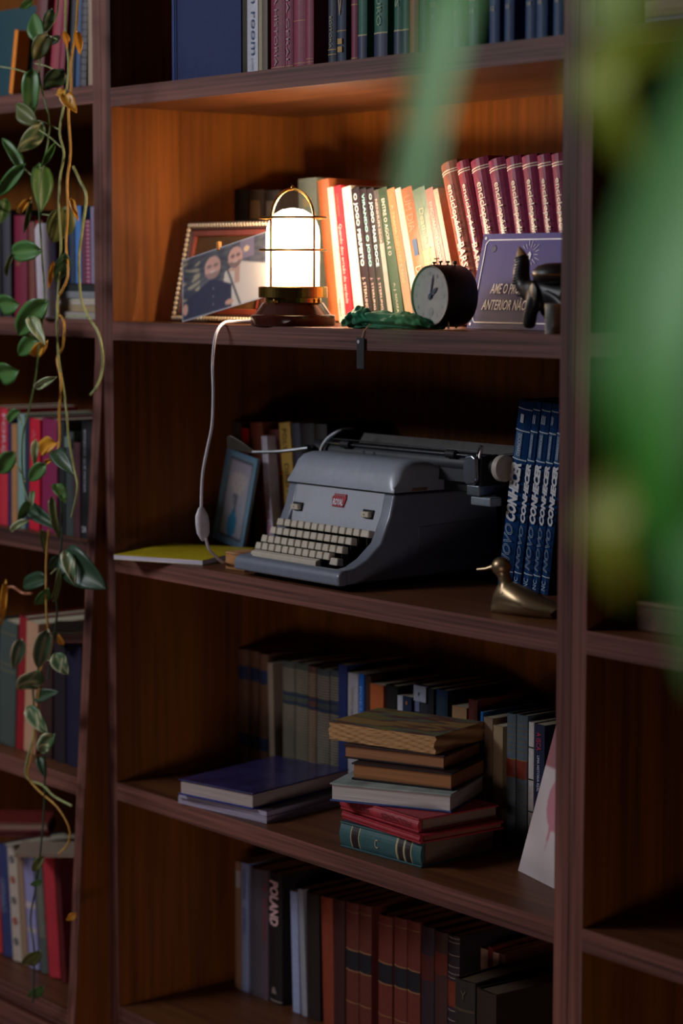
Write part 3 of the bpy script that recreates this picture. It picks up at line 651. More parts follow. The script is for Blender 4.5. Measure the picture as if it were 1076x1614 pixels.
# right bay: papers on top shelf and box
for k in range(2):
    P0 = at(1016, 30, .02)
    flat(['white booklet at the bottom of the pair, upper right', 'cream paged book on the upper right shelf'][k], P0.x, .02, ZR[0] + .0083 * k, 0, .25, .16, (.008, .022)[k], ['9090a8', 'a8957c'][k], 'paper', page=['a8a8bc', 'b8a488'][k])
P0 = at(1002, 1000, .06); t = thing('wooden_box', 'small brown wooden box on the right bay shelf', 'box', (P0.x, .06, ZR[2] + .0004))
bxo('body', 0, .09, 0, .08, 0, .034, mat('5c4030', .6, 0, .3, 50), t, .002); bxo('lid', -.001, .091, -.001, .081, .0343, .042, mat('6a4a38', .6, 0, .3, 50), t, .002)

# ------------------------------------------------------------------ lamp
LX, LY = .452, .062; Z2 = ZM[1]
t = thing('cage_lamp', 'lit brass cage lamp with opal glass shade on a dark round wooden base', 'lamp', (LX, LY, Z2 + .0004))
BR = mat('c09a50', .22, 1, .05, 30); MAH = mat((.055, .012, .008), .18, 0, .3, 20, 0, .6)
bm = bmesh.new(); lathe(bm, [(0, 0), (.069, 0), (.0705, .002), (.0705, .0165), (.069, .018), (.0635, .0185), (.052, .036), (.050, .038), (0, .038)], 64); o = obj('wooden_base', bm, MAH, t, True)
bm = bmesh.new(); lathe(bm, [(0, .038), (.047, .038), (.047, .046), (0, .046)], 48); obj('brass_neck', bm, BR, t)
bm = bmesh.new(); lathe(bm, [(0, .046), (.056, .046), (.0575, .047), (.0575, .063), (.056, .0645), (0, .0645)], 64); obj('brass_collar', bm, BR, t)
for a in range(4):
    bm = bmesh.new(); an = a * PI / 2 + .3; lathe(bm, [(0, 0), (.002, 0), (.0028, .003), (.002, .006), (0, .007)], 8, (.0525 * math.cos(an), .0525 * math.sin(an), .038)); obj('screw', bm, BR, t)
bm = bmesh.new(); lathe(bm, [(.041, .0645), (.0445, .0655), (.0445, .150), (.043, .162), (.038, .174), (.030, .184), (.018, .191), (0, .194)], 48)
obj('glass_shade', bm, opal((1.0, .80, .62), .25, 5.0, .062, .150), t, True)
pl_ = bpy.data.lights.new('bulb', 'POINT'); pl_.energy = 11.5; pl_.color = (1.0, .75, .52); pl_.shadow_soft_size = .022
bo = bpy.data.objects.new('bulb', pl_); COL.objects.link(bo); bo.parent = t; bo.location = (0, 0, .132)
RA = .050; base = math.atan2(-.62, .78)
cw = mat('b08a48', .25, 1, .05, 30)
for k in range(2):
    an = base + PI/4 + k * PI/2; ca, sa = math.cos(an), math.sin(an)
    pts = [(RA*ca, RA*sa, .064), (RA*ca, RA*sa, .172)] + [(RA*math.cos(f)*ca, RA*math.cos(f)*sa, .174 + RA*1.02*math.sin(f)) for f in np.linspace(.12, PI - .12, 17)] + [(-RA*ca, -RA*sa, .172), (-RA*ca, -RA*sa, .064)]
    bm = bmesh.new(); tube(bm, pts, .0021, 8); obj('cage_wire', bm, cw, t, True)
for z in (.1245, .1775):
    bm = bmesh.new(); tube(bm, [(.055*math.cos(f), .055*math.sin(f), z) for f in np.linspace(0, 2*PI, 49)[:-1]], .0022, 8, closed=True); obj('cage_ring', bm, cw, t, True)
for sgn in (0,):
    bm = bmesh.new(); lathe(bm, [(0, 0), (.004, 0), (.004, .003), (.0025, .006), (0, .007)], 12, (0, 0, .2245)); obj('finial', bm, cw, t, True)
# cord hanging over the shelf edge (part of the lamp)
def L(p): return Vector(p) - Vector((LX, LY, Z2 + .0004))
cp = [Vector((LX - .062, LY - .02, Z2 + .006)), Vector((LX - .085, .030, Z2 + .0045)), Vector((.345, .012, Z2 + .0045))]
cp = [Vector((LX - .066, LY - .012, Z2 + .008)), at(372, 504, .02), at(352, 512, -.004)]
cp[1].z = Z2 + .006; cp[2].z = Z2 + .003
for px, py in ((340, 528), (335, 570), (336, 620), (334, 670), (326, 710), (319, 750), (317, 800)): cp.append(at(px, py, -.022))
bm = bmesh.new(); tube(bm, [L(p) for p in cp], .0026, 8, smooth=6); WH = mat('d8d4dc', .4)
obj('power_cord', bm, WH, t, True, label='white power cord hanging over the shelf edge')
P = L(at(319, 826, -.022)); ax = (at(321, 848, -.022) - at(317, 802, -.022)).normalized()
bm = bmesh.new(); q_ = ax.to_track_quat('Z', 'Y').to_matrix().to_4x4()
lathe(bm, [(0, -.029), (.004, -.029), (.0065, -.026), (.0125, -.014), (.0135, 0), (.0125, .015), (.0065, .026), (.0035, .029), (0, .029)], 20, (0, 0, 0), Matrix.Translation(P) @ q_ @ Matrix.Diagonal((1, .6, 1, 1)))
o = obj('inline_switch', bm, mat('cfcad2', .35), t, True, label='white inline cord switch')
cp = [at(324, 848, -.022), at(330, 866, -.012), at(343, 880, .01), at(352, 886, .03)]
for p in cp[2:]: p.z = max(p.z, ZM[2] + .0105)
cp[3].z = ZM[2] + .011; cp.append(Vector((.285, .06, ZM[2] + .011)))
bm = bmesh.new(); tube(bm, [L(p) for p in cp], .0026, 8, smooth=6); obj('power_cord', bm, WH, t, True)
print('cord', [tuple(round(c, 3) for c in p) for p in cp])

# ------------------------------------------------------------------ framed picture and photo print
P = at(290, 350, .115); fw = .27; fh = (P.z - Z2) / math.cos(.22)
t = thing('picture_frame', 'ornate dark picture frame with beaded rim leaning behind the photo print', 'picture frame', (max(.004, P.x), .085, Z2 + .0004), (-.22, 0, 0))
DM = mat((.05, .015, .01), .35); RM = mat((.22, .04, .02), .4)
for (x0, x1, z0, z1) in ((0, fw, 0, .016), (0, fw, fh - .016, fh), (0, .016, .016, fh - .016), (fw - .016, fw, .016, fh - .016)): bxo('frame_rail', x0, x1, 0, .014, z0, z1, DM, t, .002)
for (x0, x1, z0, z1) in ((.016, fw-.016, .016, .026), (.016, fw-.016, fh-.026, fh-.016), (.016, .026, .026, fh-.026), (fw-.026, fw-.016, .026, fh-.026)): bxo('inner_rail', x0, x1, .002, .012, z0, z1, RM, t, .001)
bxo('backing', .026, fw - .026, .008, .011, .026, fh - .026, mat((.10, .045, .015), .25), t)
SV = mat('d8c4a4', .35, .4, .1); bmB = bmesh.new(); sphere(bmB, (0, 0, 0), .0045, (1, .8, 1), 8, 6); meB = bpy.data.meshes.new('bead'); bmB.to_mesh(meB); bmB.free(); meB.materials.append(SV); meB.shade_smooth()
def bead(x, z):
    o = bpy.data.objects.new('bead', meB); COL.objects.link(o); o.parent = t; o.location = (x, -.001, z)
n = int(fw / .0092)
for i in range(n + 1): bead(.007 + i * (fw - .014) / n, fh - .007); bead(.007 + i * (fw - .014) / n, .007)
n = int(fh / .0092)
for i in range(1, n): bead(.007, .007 + i * (fh - .014) / n)
# photograph print: two men; flat printed picture
def photo(u, v):
    c = [.05, .055, .085]
    n = math.sin(u * 23 + 3 * math.sin(v * 17)) * math.sin(v * 29 + 2 * math.sin(u * 13))
    if v > .45: c = [.10 + .05 * n, .10 + .05 * n, .12 + .04 * n]
    if u < .22 and v > .3 and n > .25: c = [.42, .36, .24]
    if .70 < u < .86 and v > .70: c = [.28, .22, .30]
    if (u - .77) ** 2 * 3 + (v - .84) ** 2 * 1.4 < .003: c = [.95, .7, .4]
    el = lambda cx, cy, a, b_: ((u - cx) / a) ** 2 + ((v - cy) / b_) ** 2
    # right man in white shirt
    if v < .60 - abs(u - .70) * .55 + .08 and u > .52 - (.6 - v) * .12: c = [.78, .70, .62]
    if u > .52 and v < .60 and abs(u - (.70 - .25 * v)) < .012: c = [.05, .05, .07]
    if el(.63, .62, .085, .06) < 1 and v < .60: c = [.62, .36, .28]
    if abs(u - .66) < (.5 - v) * .0 + .03 and .36 < v < .58: c = [.60, .36, .28]
    if el(.64, .76, .085, .165) < 1: c = [.72, .42, .34]
    if el(.64, .76, .085, .165) < 1 and v < .70: c = [.30, .18, .16]
    if el(.64, .70, .03, .02) < 1: c = [.75, .55, .5]
    if el(.61, .79, .025, .03) < 1 or el(.675, .79, .025, .03) < 1: c = [.22, .13, .12]
    # left man in navy shirt
    if v < .55 - abs(u - .36) * .75 and u < .60: c = [.035, .035, .08]
    if el(.37, .72, .095, .175) < 1: c = [.74, .42, .34]
    if el(.37, .67, .093, .13) < 1 and v < .64: c = [.42, .25, .22]
    if el(.37, .655, .035, .02) < 1: c = [.8, .62, .58]
    if el(.33, .745, .032, .028) < 1 or el(.41, .745, .032, .028) < 1: c = [.34, .2, .18]
    if el(.04, .18, .03, .09) < 1 or el(.57, .10, .05, .04) < 1: c = [.7, .4, .3]
    if abs(u - .38) < .006 and v < .45 and int(v * 40) % 5 == 0: c = [.5, .5, .6]
    if u < .012 or u > .988 or v < .015 or v > .985: c = [.5, .5, .55]
    return tuple(max(0, x) for x in c)
P = at(287, 509, .045); Q = at(409, 472, .045); R_ = at(281, 405, .06)
rollr = math.atan2(Q.z - P.z, Q.x - P.x)
pw = (Vector((Q.x, 0, Q.z)) - Vector((P.x, 0, P.z))).length + .02; ph = R_.z - P.z
M = Matrix.Translation((P.x, .045, Z2 + .001)) @ Matrix.Rotation(-rollr, 4, 'Y') @ Matrix.Rotation(-.14, 4, 'X')
t = thing('photo_print', 'tilted photo print of two smiling bald bearded men propped against the frame', 'photograph'); t.matrix_world = M
painted('print', pw, ph * .97, 150, 96, photo, t, paint_mat(.35), blur=3)
bm = bmesh.new(); box(bm, pw * .43, pw * .445 + .003, -.003, .004, ph * .93, ph * 1.06); obj('clothes_peg', bm, mat('a8743c', .7), t, bevel=.0008, label='small wooden peg clipped on the top edge')

# ------------------------------------------------------------------ alarm clock
P = at(684, 467, .06); Rk = .048
t = thing('alarm_clock', 'round black alarm clock with pale dial and chrome feet', 'clock', (P.x, .055, Z2 + .0004), (0, 0, math.radians(-3)))
zc = P.z - Z2; BK = mat((.012, .011, .013), .38, 0, .1, 40)
rx = Matrix.Translation((0, 0, zc)) @ Matrix.Rotation(PI/2, 4, 'X')  # local z -> -y
bm = bmesh.new(); lathe(bm, [(0, -.058), (.040, -.058), (.0465, -.054), (Rk, -.048), (Rk, .0), (Rk - .001, .003), (Rk - .0035, .003), (Rk - .004, .0005), (0, .0005)], 64, (0, 0, 0), rx); obj('case', bm, BK, t, True).data.shade_smooth()
bm = bmesh.new(); tube(bm, [((Rk-.002)*math.cos(f), -.0035, zc + (Rk-.002)*math.sin(f)) for f in np.linspace(0, 2*PI, 65)[:-1]], .0012, 8, closed=True); obj('bezel', bm, mat('6a6058', .3, .9), t, True)
bm = bmesh.new(); lathe(bm, [(0, 0), (Rk - .004, 0), (Rk - .004, .001), (0, .001)], 64, (0, 0, .0006), rx); o_d = obj('dial', bm, mat('a9a59e', .55, 0, .08, 60), t)
IN = mat('70757a', .5)
for k in range(12):
    f = PI/2 - k * PI/6; rr = .0345; s = str(k or 12)
    lettering(s, (rr*math.cos(f) - .0028 * len(s), -.0018, zc + rr*math.sin(f)), (1, 0, 0), (0, 0, 1), .0042 * len(s) * .8, .0052, IN, o_d, 'numeral')
bm = bmesh.new()
for k in range(60):
    f = k * PI/30; c_, s_ = math.cos(f), math.sin(f); a = Rk - .0065; bb = Rk - .0045
    box(bm, -.0002, .0002, -.0018, -.0016, a, bb, Matrix.Translation((0, 0, zc)) @ Matrix.Rotation(f, 4, 'Y'))
obj('minute_track', bm, IN, o_d)['kind'] = 'stuff'
HB = mat('30445c', .4)
for ang, ln, wd in ((12, .034, .0018), (52, .022, .003)):
    bm = bmesh.new(); prism(bm, [(-wd*.6, -.006), (wd*.6, -.006), (wd, ln*.7), (0, ln), (-wd, ln*.7)], -.0035, -.0028, 'y'); bmesh.ops.transform(bm, matrix=Matrix.Translation((0, 0, zc)) @ Matrix.Rotation(math.radians(ang), 4, 'Y'), verts=bm.verts[:]); obj('clock_hand', bm, HB, t)
bm = bmesh.new(); lathe(bm, [(0, 0), (.0035, 0), (.0035, .0045), (0, .0045)], 16, (0, 0, 0), rx); obj('hub', bm, HB, t)
bm = bmesh.new(); lathe(bm, [(0, 0), (.0065, 0), (.0065, .0005), (0, .0005)], 20, (0, -.024, .0016), rx); obj('seconds_dial', bm, mat('9a9a98', .5), o_d)
for x, y in ((-.012, .014), (-.004, .02), (.006, .026), (.016, .032), (.006, .040)):
    bm = bmesh.new(); lathe(bm, [(0, -.004), (.0014, -.004), (.0014, .003), (.0034, .0032), (.0034, .006), (0, .0062)], 12, (x, y, zc + math.sqrt(Rk**2 - x*x))); obj('button', bm, BK, t, True)
bm = bmesh.new(); tube(bm, [(-.004, .012, zc + Rk - .001), (-.004, .012, zc + Rk + .009)], .0008, 6); tube(bm, [(-.009, .012, zc + Rk + .009), (.002, .012, zc + Rk + .0095)], .001, 6); obj('alarm_lever', bm, mat('5a3a20', .4, .5), t, True)
for x, y in ((-.030, .012), (.028, .012), (0, .05)):
    f = math.sqrt(Rk**2 - x*x); bm = bmesh.new(); tube(bm, [(x*.9, y, zc - f + .003), (x*1.05, y - .002, 0.001)], [.0022, .0014], 8); obj('foot', bm, mat('b0b4b8', .2, 1), t, True)

# ------------------------------------------------------------------ green cloth with a tag hanging over the edge
t = thing('folded_cloth', 'crumpled bottle green cloth lying at the shelf edge beside the clock', 'cloth', (.728, .034, Z2 + .0004))
GC = mat('1e6a4c', .75, 0, .25, 40, .3)
def lump(path, wid, hei, ridges, name, m, parent, seed):
    rnd = random.Random(seed); bm = bmesh.new(); N, K = 60, 36; rings = []
    ph = [rnd.uniform(0, 6.28) for _ in range(4)]
    for i in range(N + 1):
        s = i / N; k = s * (len(path) - 1); a = int(min(k, len(path) - 2)); f = k - a
        c = Vector(path[a]) * (1 - f) + Vector(path[a+1]) * f; d = (Vector(path[a+1]) - Vector(path[a])).normalized(); n = Vector((-d.y, d.x, 0))
        W = wid * (math.sin(PI * min(max(s, .03), .97)) ** .5); H = hei * (math.sin(PI * min(max(s, .03), .97)) ** .6) * (1 + .15 * math.sin(5 * s + ph[0]))
        R = []
        for j in range(K):
            g = 2 * PI * j / K; rr = 1 + .15 * math.sin(ridges * g + ph[1] + 3 * s) + .09 * math.sin(24 * s + 2 * g + ph[2]) + .05 * math.sin(51 * s - 3 * g + ph[3])
            p = c + n * (math.cos(g) * W * rr); z = max(0, .5 + .5 * math.sin(g) * rr) * H
            R.append(bm.verts.new((p.x, p.y, c.z + z)))
        rings.append(R)
    for A, B in zip(rings, rings[1:]):
        for j in range(K): bm.faces.new((A[j], A[(j+1) % K], B[(j+1) % K], B[j]))
    bm.faces.new(rings[0][::-1]); bm.faces.new(rings[-1]); return obj(name, bm, m, parent, True)
lump([(-.075, -.012, 0), (-.02, -.006, 0), (.05, .014, 0), (.1, .03, 0)], .024, .028, 7, 'cloth_body', GC, t, 3)
lump([(-.085, -.018, .002), (-.05, -.016, .006), (-.01, -.014, .004)], .017, .026, 5, 'folded_end', mat('2a7a58', .7, 0, .5, 55, .3), t, 5)
lump([(.0, .0, .004), (.05, -.002, .006), (.095, .01, .002)], .016, .022, 5, 'cloth_fold', mat('2c6e44', .7, 0, .3, 40, .3), t, 8)
Pt = at(566, 545, -.006) - Vector((.728, .034, Z2 + .0004))
bm = bmesh.new(); tube(bm, [(Pt.x + .012, -.028, .008), (Pt.x + .006, -.036, -.004), (Pt.x, -.0365, -.02)], .0009, 6); s_ = obj('tag_string', bm, mat('c8a878', .7), t, True, label='thin beige string')
bm = bmesh.new(); box(bm, Pt.x - .009, Pt.x + .009, -.038, -.0365, -.062, -.014); tg = obj('hang_tag', bm, mat('16131a', .5), t, label='small black hang tag')
bm = bmesh.new(); lathe(bm, [(0, 0), (.003, 0), (.003, .001), (0, .001)], 12, (0, 0, 0), Matrix.Translation((Pt.x - .004, -.038, -.02)) @ Matrix.Rotation(PI/2, 4, 'X')); obj('eyelet', bm, mat('b8b0b8', .4), tg)

# ------------------------------------------------------------------ printed card
CW, CH = .20, .152
t = thing('printed_card', 'purple printed card with white border and lettering leaning behind the carved elephant', 'card', (.783, .152, Z2 + .0006), (-.24, 0, 0))
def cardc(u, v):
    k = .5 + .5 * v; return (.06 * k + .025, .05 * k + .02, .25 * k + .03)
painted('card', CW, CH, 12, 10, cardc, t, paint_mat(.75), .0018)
WI = mat('f4f0fa', .6)
bm = bmesh.new(); y0, y1 = -.0008, -.0002; e = .010; k_ = .016; wv = .0022
def strip(x0, z0, x1, z1):
    d = Vector((x1-x0, 0, z1-z0)); n = Vector((-d.z, 0, d.x)).normalized() * wv / 2
    vs = [(x0+n.x, z0+n.z), (x1+n.x, z1+n.z), (x1-n.x, z1-n.z), (x0-n.x, z0-n.z)]; prism(bm, vs, y0, y1, 'y')
A = [(k_, e), (CW-k_, e), (CW-e, k_), (CW-e, CH-k_), (CW-k_, CH-e), (k_, CH-e), (e, CH-k_), (e, k_)]
for a, b_ in zip(A, A[1:] + A[:1]): strip(*a, *b_)
obj('border_line', bm, WI, t)
for x, z in ((.007, .007), (CW-.007, .007), (.007, CH-.007), (CW-.007, CH-.007)):
    bm = bmesh.new(); lathe(bm, [(0, 0), (.0026, 0), (.0026, .0005), (0, .0005)], 14, (0, 0, 0), Matrix.Translation((x, -.0002, z)) @ Matrix.Rotation(PI/2, 4, 'X')); obj('corner_dot', bm, WI, t)
lettering('AME O PRÓXIMO', (.040, -.001, .066), (1, 0, 0), (0, 0, 1), .098, .0205, WI, t, shear=.22, bold=.015)
lettering('ANTERIOR NÃO DEU', (.027, -.001, .040), (1, 0, 0), (0, 0, 1), .132, .0205, WI, t, shear=.22, bold=.015)
bm = bmesh.new()
for k in range(18):
    f = k * PI/9; wv = .0007; r0 = .011 + .003 * (k % 2); r1 = .019 + .003 * (k % 3); cx, cz = .112, .118
    strip(cx + r0*math.cos(f), cz + r0*math.sin(f), cx + r1*math.cos(f), cz + r1*math.sin(f))
wv = .004; strip(.108, .112, .114, .122); strip(.114, .110, .115, .120)
obj('sunburst_print', bm, WI, t)
bm = bmesh.new(); lathe(bm, [(0, 0), (.006, 0), (.0055, .0004), (0, .0004)], 9, (0, 0, 0), Matrix.Translation((.030, -.0002, .128)) @ Matrix.Rotation(PI/2, 4, 'X')); obj('ink_spot', bm, mat('1a1c50', .5), t)

# ------------------------------------------------------------------ carved elephant
def skin_obj(name, verts, edges, radii, m, parent, sub=2, root=0):
    me = bpy.data.meshes.new(name); me.from_pydata([tuple(v) for v in verts], edges, [])
    o = link(name, me, m, parent); sk = o.modifiers.new('skin', 'SKIN')
    for i, sv in enumerate(me.skin_vertices[0].data):
        r = radii[i]; sv.radius = (r, r) if not isinstance(r, tuple) else r; sv.use_root = (i == root)
    ss = o.modifiers.new('sub', 'SUBSURF'); ss.levels = sub; ss.render_levels = sub
    sk.use_smooth_shade = True
    dg = bpy.context.evaluated_depsgraph_get(); m2 = bpy.data.meshes.new_from_object(o.evaluated_get(dg)); o.modifiers.clear(); o.data = m2
    if not m2.materials: m2.materials.append(m)
    m2.shade_smooth(); return o
EX, EY = 1.03, .070
t = thing('elephant_figurine', 'black carved elephant with raised ridged trunk beside the right post', 'figurine', (EX, EY, Z2 + .0004))
EB = mat((.010, .008, .009), .42, 0, .2, 60, 0, 0, .4)
def el_(px, py, dy=0.):
    p = at(px, py, EY); return (p.x - EX, dy, p.z - Z2)
V = [el_(880, 466), el_(858, 464), el_(846, 460), el_(838, 458), el_(829, 456), el_(822, 444), el_(821, 428), el_(824, 412), el_(822, 402),
     el_(850, 480, -.013), el_(846, 500, -.015), el_(845, 520, -.015), el_(856, 480, .013), el_(858, 500, .015), el_(860, 520, .015),
     el_(905, 470), el_(908, 485, -.014), el_(910, 502, -.015), el_(910, 520, -.015), el_(908, 485, .014), el_(912, 502, .015), el_(912, 520, .015), el_(832, 466), el_(822, 468)]
Ed = [(0,1),(1,2),(2,3),(3,4),(4,5),(5,6),(6,7),(7,8),(1,9),(9,10),(10,11),(1,12),(12,13),(13,14),(0,15),(15,16),(16,17),(17,18),(15,19),(19,20),(20,21),(3,22),(22,23)]
Rr = [.023,.022,.020,.016,.014,.0135,.013,.011,.0095,.014,.011,.011,.013,.011,.011,.022,.014,.011,.011,.014,.011,.011,.008,.004]
skin_obj('body', V, Ed, Rr, EB, t, 2, 0)
for k in range(10):
    f = k / 9; p = Vector(el_(821, 446)) * (1 - f) + Vector(el_(822, 406)) * f; rr = .0128 - .003 * f
    bm = bmesh.new(); tube(bm, [(p.x + rr*math.cos(g), rr*math.sin(g), p.z + .002*math.cos(g)) for g in np.linspace(0, 2*PI, 21)[:-1]], .0012, 5, closed=True); obj('trunk_ridge', bm, EB, t, True)
bm = bmesh.new(); tube(bm, [el_(822, 405), el_(820, 398), el_(818, 389)], [.0085, .006, .001], 12); obj('trunk_tip', bm, mat('b08c64', .5), t, True, label='pale trunk tip')
for s_ in (-1, 1):
    p = Vector(el_(856, 466)); bm = bmesh.new(); sphere(bm, (p.x, s_*.021, p.z), .019, (.75, .16, 1.0), 16, 10, Matrix.Rotation(s_*.35, 3, 'Z')); obj('ear', bm, EB, t, True)
    bm = bmesh.new(); tube(bm, [(el_(834, 464)[0], s_*.009, el_(0, 0)[1] + el_(834, 464)[2]), (el_(824, 466)[0], s_*.011, el_(824, 466)[2]), (el_(818, 461)[0], s_*.011, el_(818, 461)[2])], [.0025, .002, .0006], 8); obj('tusk', bm, EB, t, True)
sx_, _, sz_ = el_(880, 436)
bm = bmesh.new(); tube(bm, [(sx_ + .012, 0, sz_ - .022), (sx_ + .012, 0, sz_ - .006)], .010, 12); obj('saddle_post', bm, EB, t, True)
bm = bmesh.new(); lathe(bm, [(0, -.011), (.024, -.010), (.036, -.004), (.038, 0), (.037, .008), (.031, .015), (.018, .019), (0, .020)], 40, (sx_, 0, sz_)); obj('round_saddle', bm, EB, t, True, label='domed black saddle cushion')
bm = bmesh.new()
for k in range(60):
    f = 2*PI*k/60; sphere(bm, (sx_ + .038*math.cos(f), .038*math.sin(f), sz_ + .002), .0018, (1, 1, .8), 6, 4)
o = obj('gold_braid', bm, mat('9a6a30', .4, .5), t, True)
P = at(874, 522, .035)
t = thing('small_canister', 'small grey metal canister beneath the elephant beside the right post', 'canister', (1.108, .028, Z2 + .0004))
bm = bmesh.new(); lathe(bm, [(0, 0), (.0125, 0), (.013, .001), (.013, .036), (0, .036)], 32); obj('can_body', bm, mat('8a8a88', .35, .6), t, True)
bm = bmesh.new(); lathe(bm, [(0, .0362), (.0134, .0362), (.0134, .042), (.0125, .043), (0, .043)], 32); obj('can_lid', bm, mat('9a9488', .35, .6), t, True)

# ------------------------------------------------------------------ typewriter
TX0, TX1 = .372, .655; ZT = ZM[2]
t = thing('typewriter', 'blue grey vintage manual typewriter with cream keys on the middle shelf', 'typewriter', (TX0, 0, ZT + .0004))
TW = TX1 - TX0
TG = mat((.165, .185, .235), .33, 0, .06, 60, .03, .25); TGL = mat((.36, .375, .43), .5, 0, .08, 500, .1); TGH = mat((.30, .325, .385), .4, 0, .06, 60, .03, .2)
DK = mat((.012, .012, .014), .6); CH = mat('b8bcc4', .15, 1); KC = mat('c2b7a6', .42, 0, .05, 80); RUB = mat((.02, .021, .026), .45)
chk = [(-.002, .010), (-.002, .026), (.004, .033), (.030, .036), (.055, .048), (.085, .072), (.105, .115), (.114, .150), (.300, .150), (.340, .138), (.345, .012)]
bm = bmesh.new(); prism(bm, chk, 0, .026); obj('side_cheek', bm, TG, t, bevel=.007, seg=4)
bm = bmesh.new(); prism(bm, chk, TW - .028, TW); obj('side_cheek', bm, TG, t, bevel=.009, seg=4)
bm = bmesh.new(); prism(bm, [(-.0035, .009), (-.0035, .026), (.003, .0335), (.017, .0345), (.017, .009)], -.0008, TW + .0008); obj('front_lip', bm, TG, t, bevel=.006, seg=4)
bxo('keyboard_well', .022, TW - .024, .0161, .34, .010, .020, DK, t)
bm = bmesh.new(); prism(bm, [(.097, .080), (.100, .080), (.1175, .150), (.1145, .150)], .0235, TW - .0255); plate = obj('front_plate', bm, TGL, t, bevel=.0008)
bm = bmesh.new(); prism(bm, [(.100, .02), (.104, .02), (.122, .149), (.118, .149)], .02, TW - .022); obj('inner_shield', bm, DK, t)
bm = bmesh.new(); box(bm, .026, TW - .028, .325, .34, .02, .135); obj('rear_panel', bm, TG, t)
# hood: lofted, corners rolled over at both ends
bm = bmesh.new(); hp = [(.1115, .1525), (.113, .160), (.119, .178), (.127, .192), (.138, .200), (.155, .2035), (.185, .202), (.215, .195), (.245, .183), (.275, .167), (.300, .1525)]
N = 40; rings = []
for i in range(N + 1):
    s = .5 - .5 * math.cos(PI * i / N); x = s * TW; e = min(s, 1 - s) * TW; k = min(1, e / .022); q_ = (1 - (1 - k) ** 2.4) ** (1 / 2.4)
    zc_ = .70 + .30 * q_; yc_ = .82 + .18 * q_
    rings.append([bm.verts.new((x, .20 + (y - .20) * (yc_ if z > .16 else 1), .1525 + (z - .1525) * zc_)) for y, z in hp])
for A, B in zip(rings, rings[1:]):
    for j in range(len(hp) - 1): bm.faces.new((A[j], B[j], B[j+1], A[j+1]))
    bm.faces.new((A[0], A[-1], B[-1], B[0]))
bm.faces.new(rings[0]); bm.faces.new(rings[-1][::-1])
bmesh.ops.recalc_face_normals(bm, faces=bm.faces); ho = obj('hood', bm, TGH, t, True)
bxo('hood_seam', .0005, TW - .0005, .1135, .298, .1495, .1527, DK, t)
bm = bmesh.new(); box(bm, TW - .0005, TW + .001, .150, .182, .1535, .158); obj('hood_latch', bm, mat('a8845c', .3, .7), t)
bm = bmesh.new(); prism(bm, [(.165, .040), (.335, .030), (.335, .100), (.165, .094)], TW - .0002, TW + .0012); obj('side_cover', bm, mat((.14, .155, .2), .45), t, bevel=.0006)
# badge
def onplate(x, z):  # point on the front plate
    k = (z - .080) / .070; return Vector((x, .097 + .0175 * k - .0012, z))
bx_, bz = .146, .130
up = Vector((0, .0175, .070)).normalized(); B0 = onplate(bx_, bz)
bd = bpy.data.objects.new('badge', None)
bm = bmesh.new(); pl = [(-.019, .011), (-.0175, -.002), (-.015, -.0105), (.015, -.0105), (.0175, -.002), (.019, .006), (.0165, .007), (.0175, .012), (-.0155, .012), (-.016, .0075), (-.019, .007)]
pl = [(-.0185, .006), (-.015, -.0105), (.0135, -.0105), (.0185, .006), (.0165, .0065), (.0175, .0115), (-.0145, .0115), (-.0155, .0065)]
Mb = Matrix((Vector((1, 0, 0)), -Vector((0, -.970, .2425)).normalized() * -1, up)).transposed().to_4x4(); Mb.translation = B0
prism(bm, pl, -.0012, .0012, 'y'); bmesh.ops.transform(bm, matrix=Mb, verts=bm.verts[:]); bdg = obj('badge', bm, mat('961422', .45), t, label='small red badge with silver lettering and crown')
nrm = Vector((0, -.970, .2425)).normalized()
lettering('ROYAL', B0 + nrm * .0024 + Vector((-.0135, 0, 0)) - up * .0025, (1, 0, 0), up, .027, .011, mat('e0d8e0', .4), bdg, shear=.2, bold=.03)
for k in range(6):
    p = B0 + nrm * .0018 + Vector((-.0115 + k * .005, 0, 0)) + up * .009; bm = bmesh.new(); sphere(bm, p, .0012, u=8, v=6); obj('crown_dot', bm, mat('c8c0c8', .3), bdg, True)
# tab buttons
for x in (.040, .228):
    p = onplate(x, .112 if x < .1 else .114); r0 = bmesh.new(); box(r0, p.x - .014, p.x + .012, p.y - .0005, p.y + .002, p.z - .0075, p.z + .0075); rc = obj('tab_recess', r0, DK, t)
    bm = bmesh.new(); box(bm, p.x - .012, p.x + .008, p.y - .008, p.y + .001, p.z - .0045, p.z + .0045); tb_ = obj('tab_button', bm, KC, t, bevel=.0012)
    bm = bmesh.new(); box(bm, p.x - .0035, p.x - .0015, p.y - .0084, p.y - .0079, p.z - .001, p.z + .001); obj('tab_mark', bm, DK, tb_)
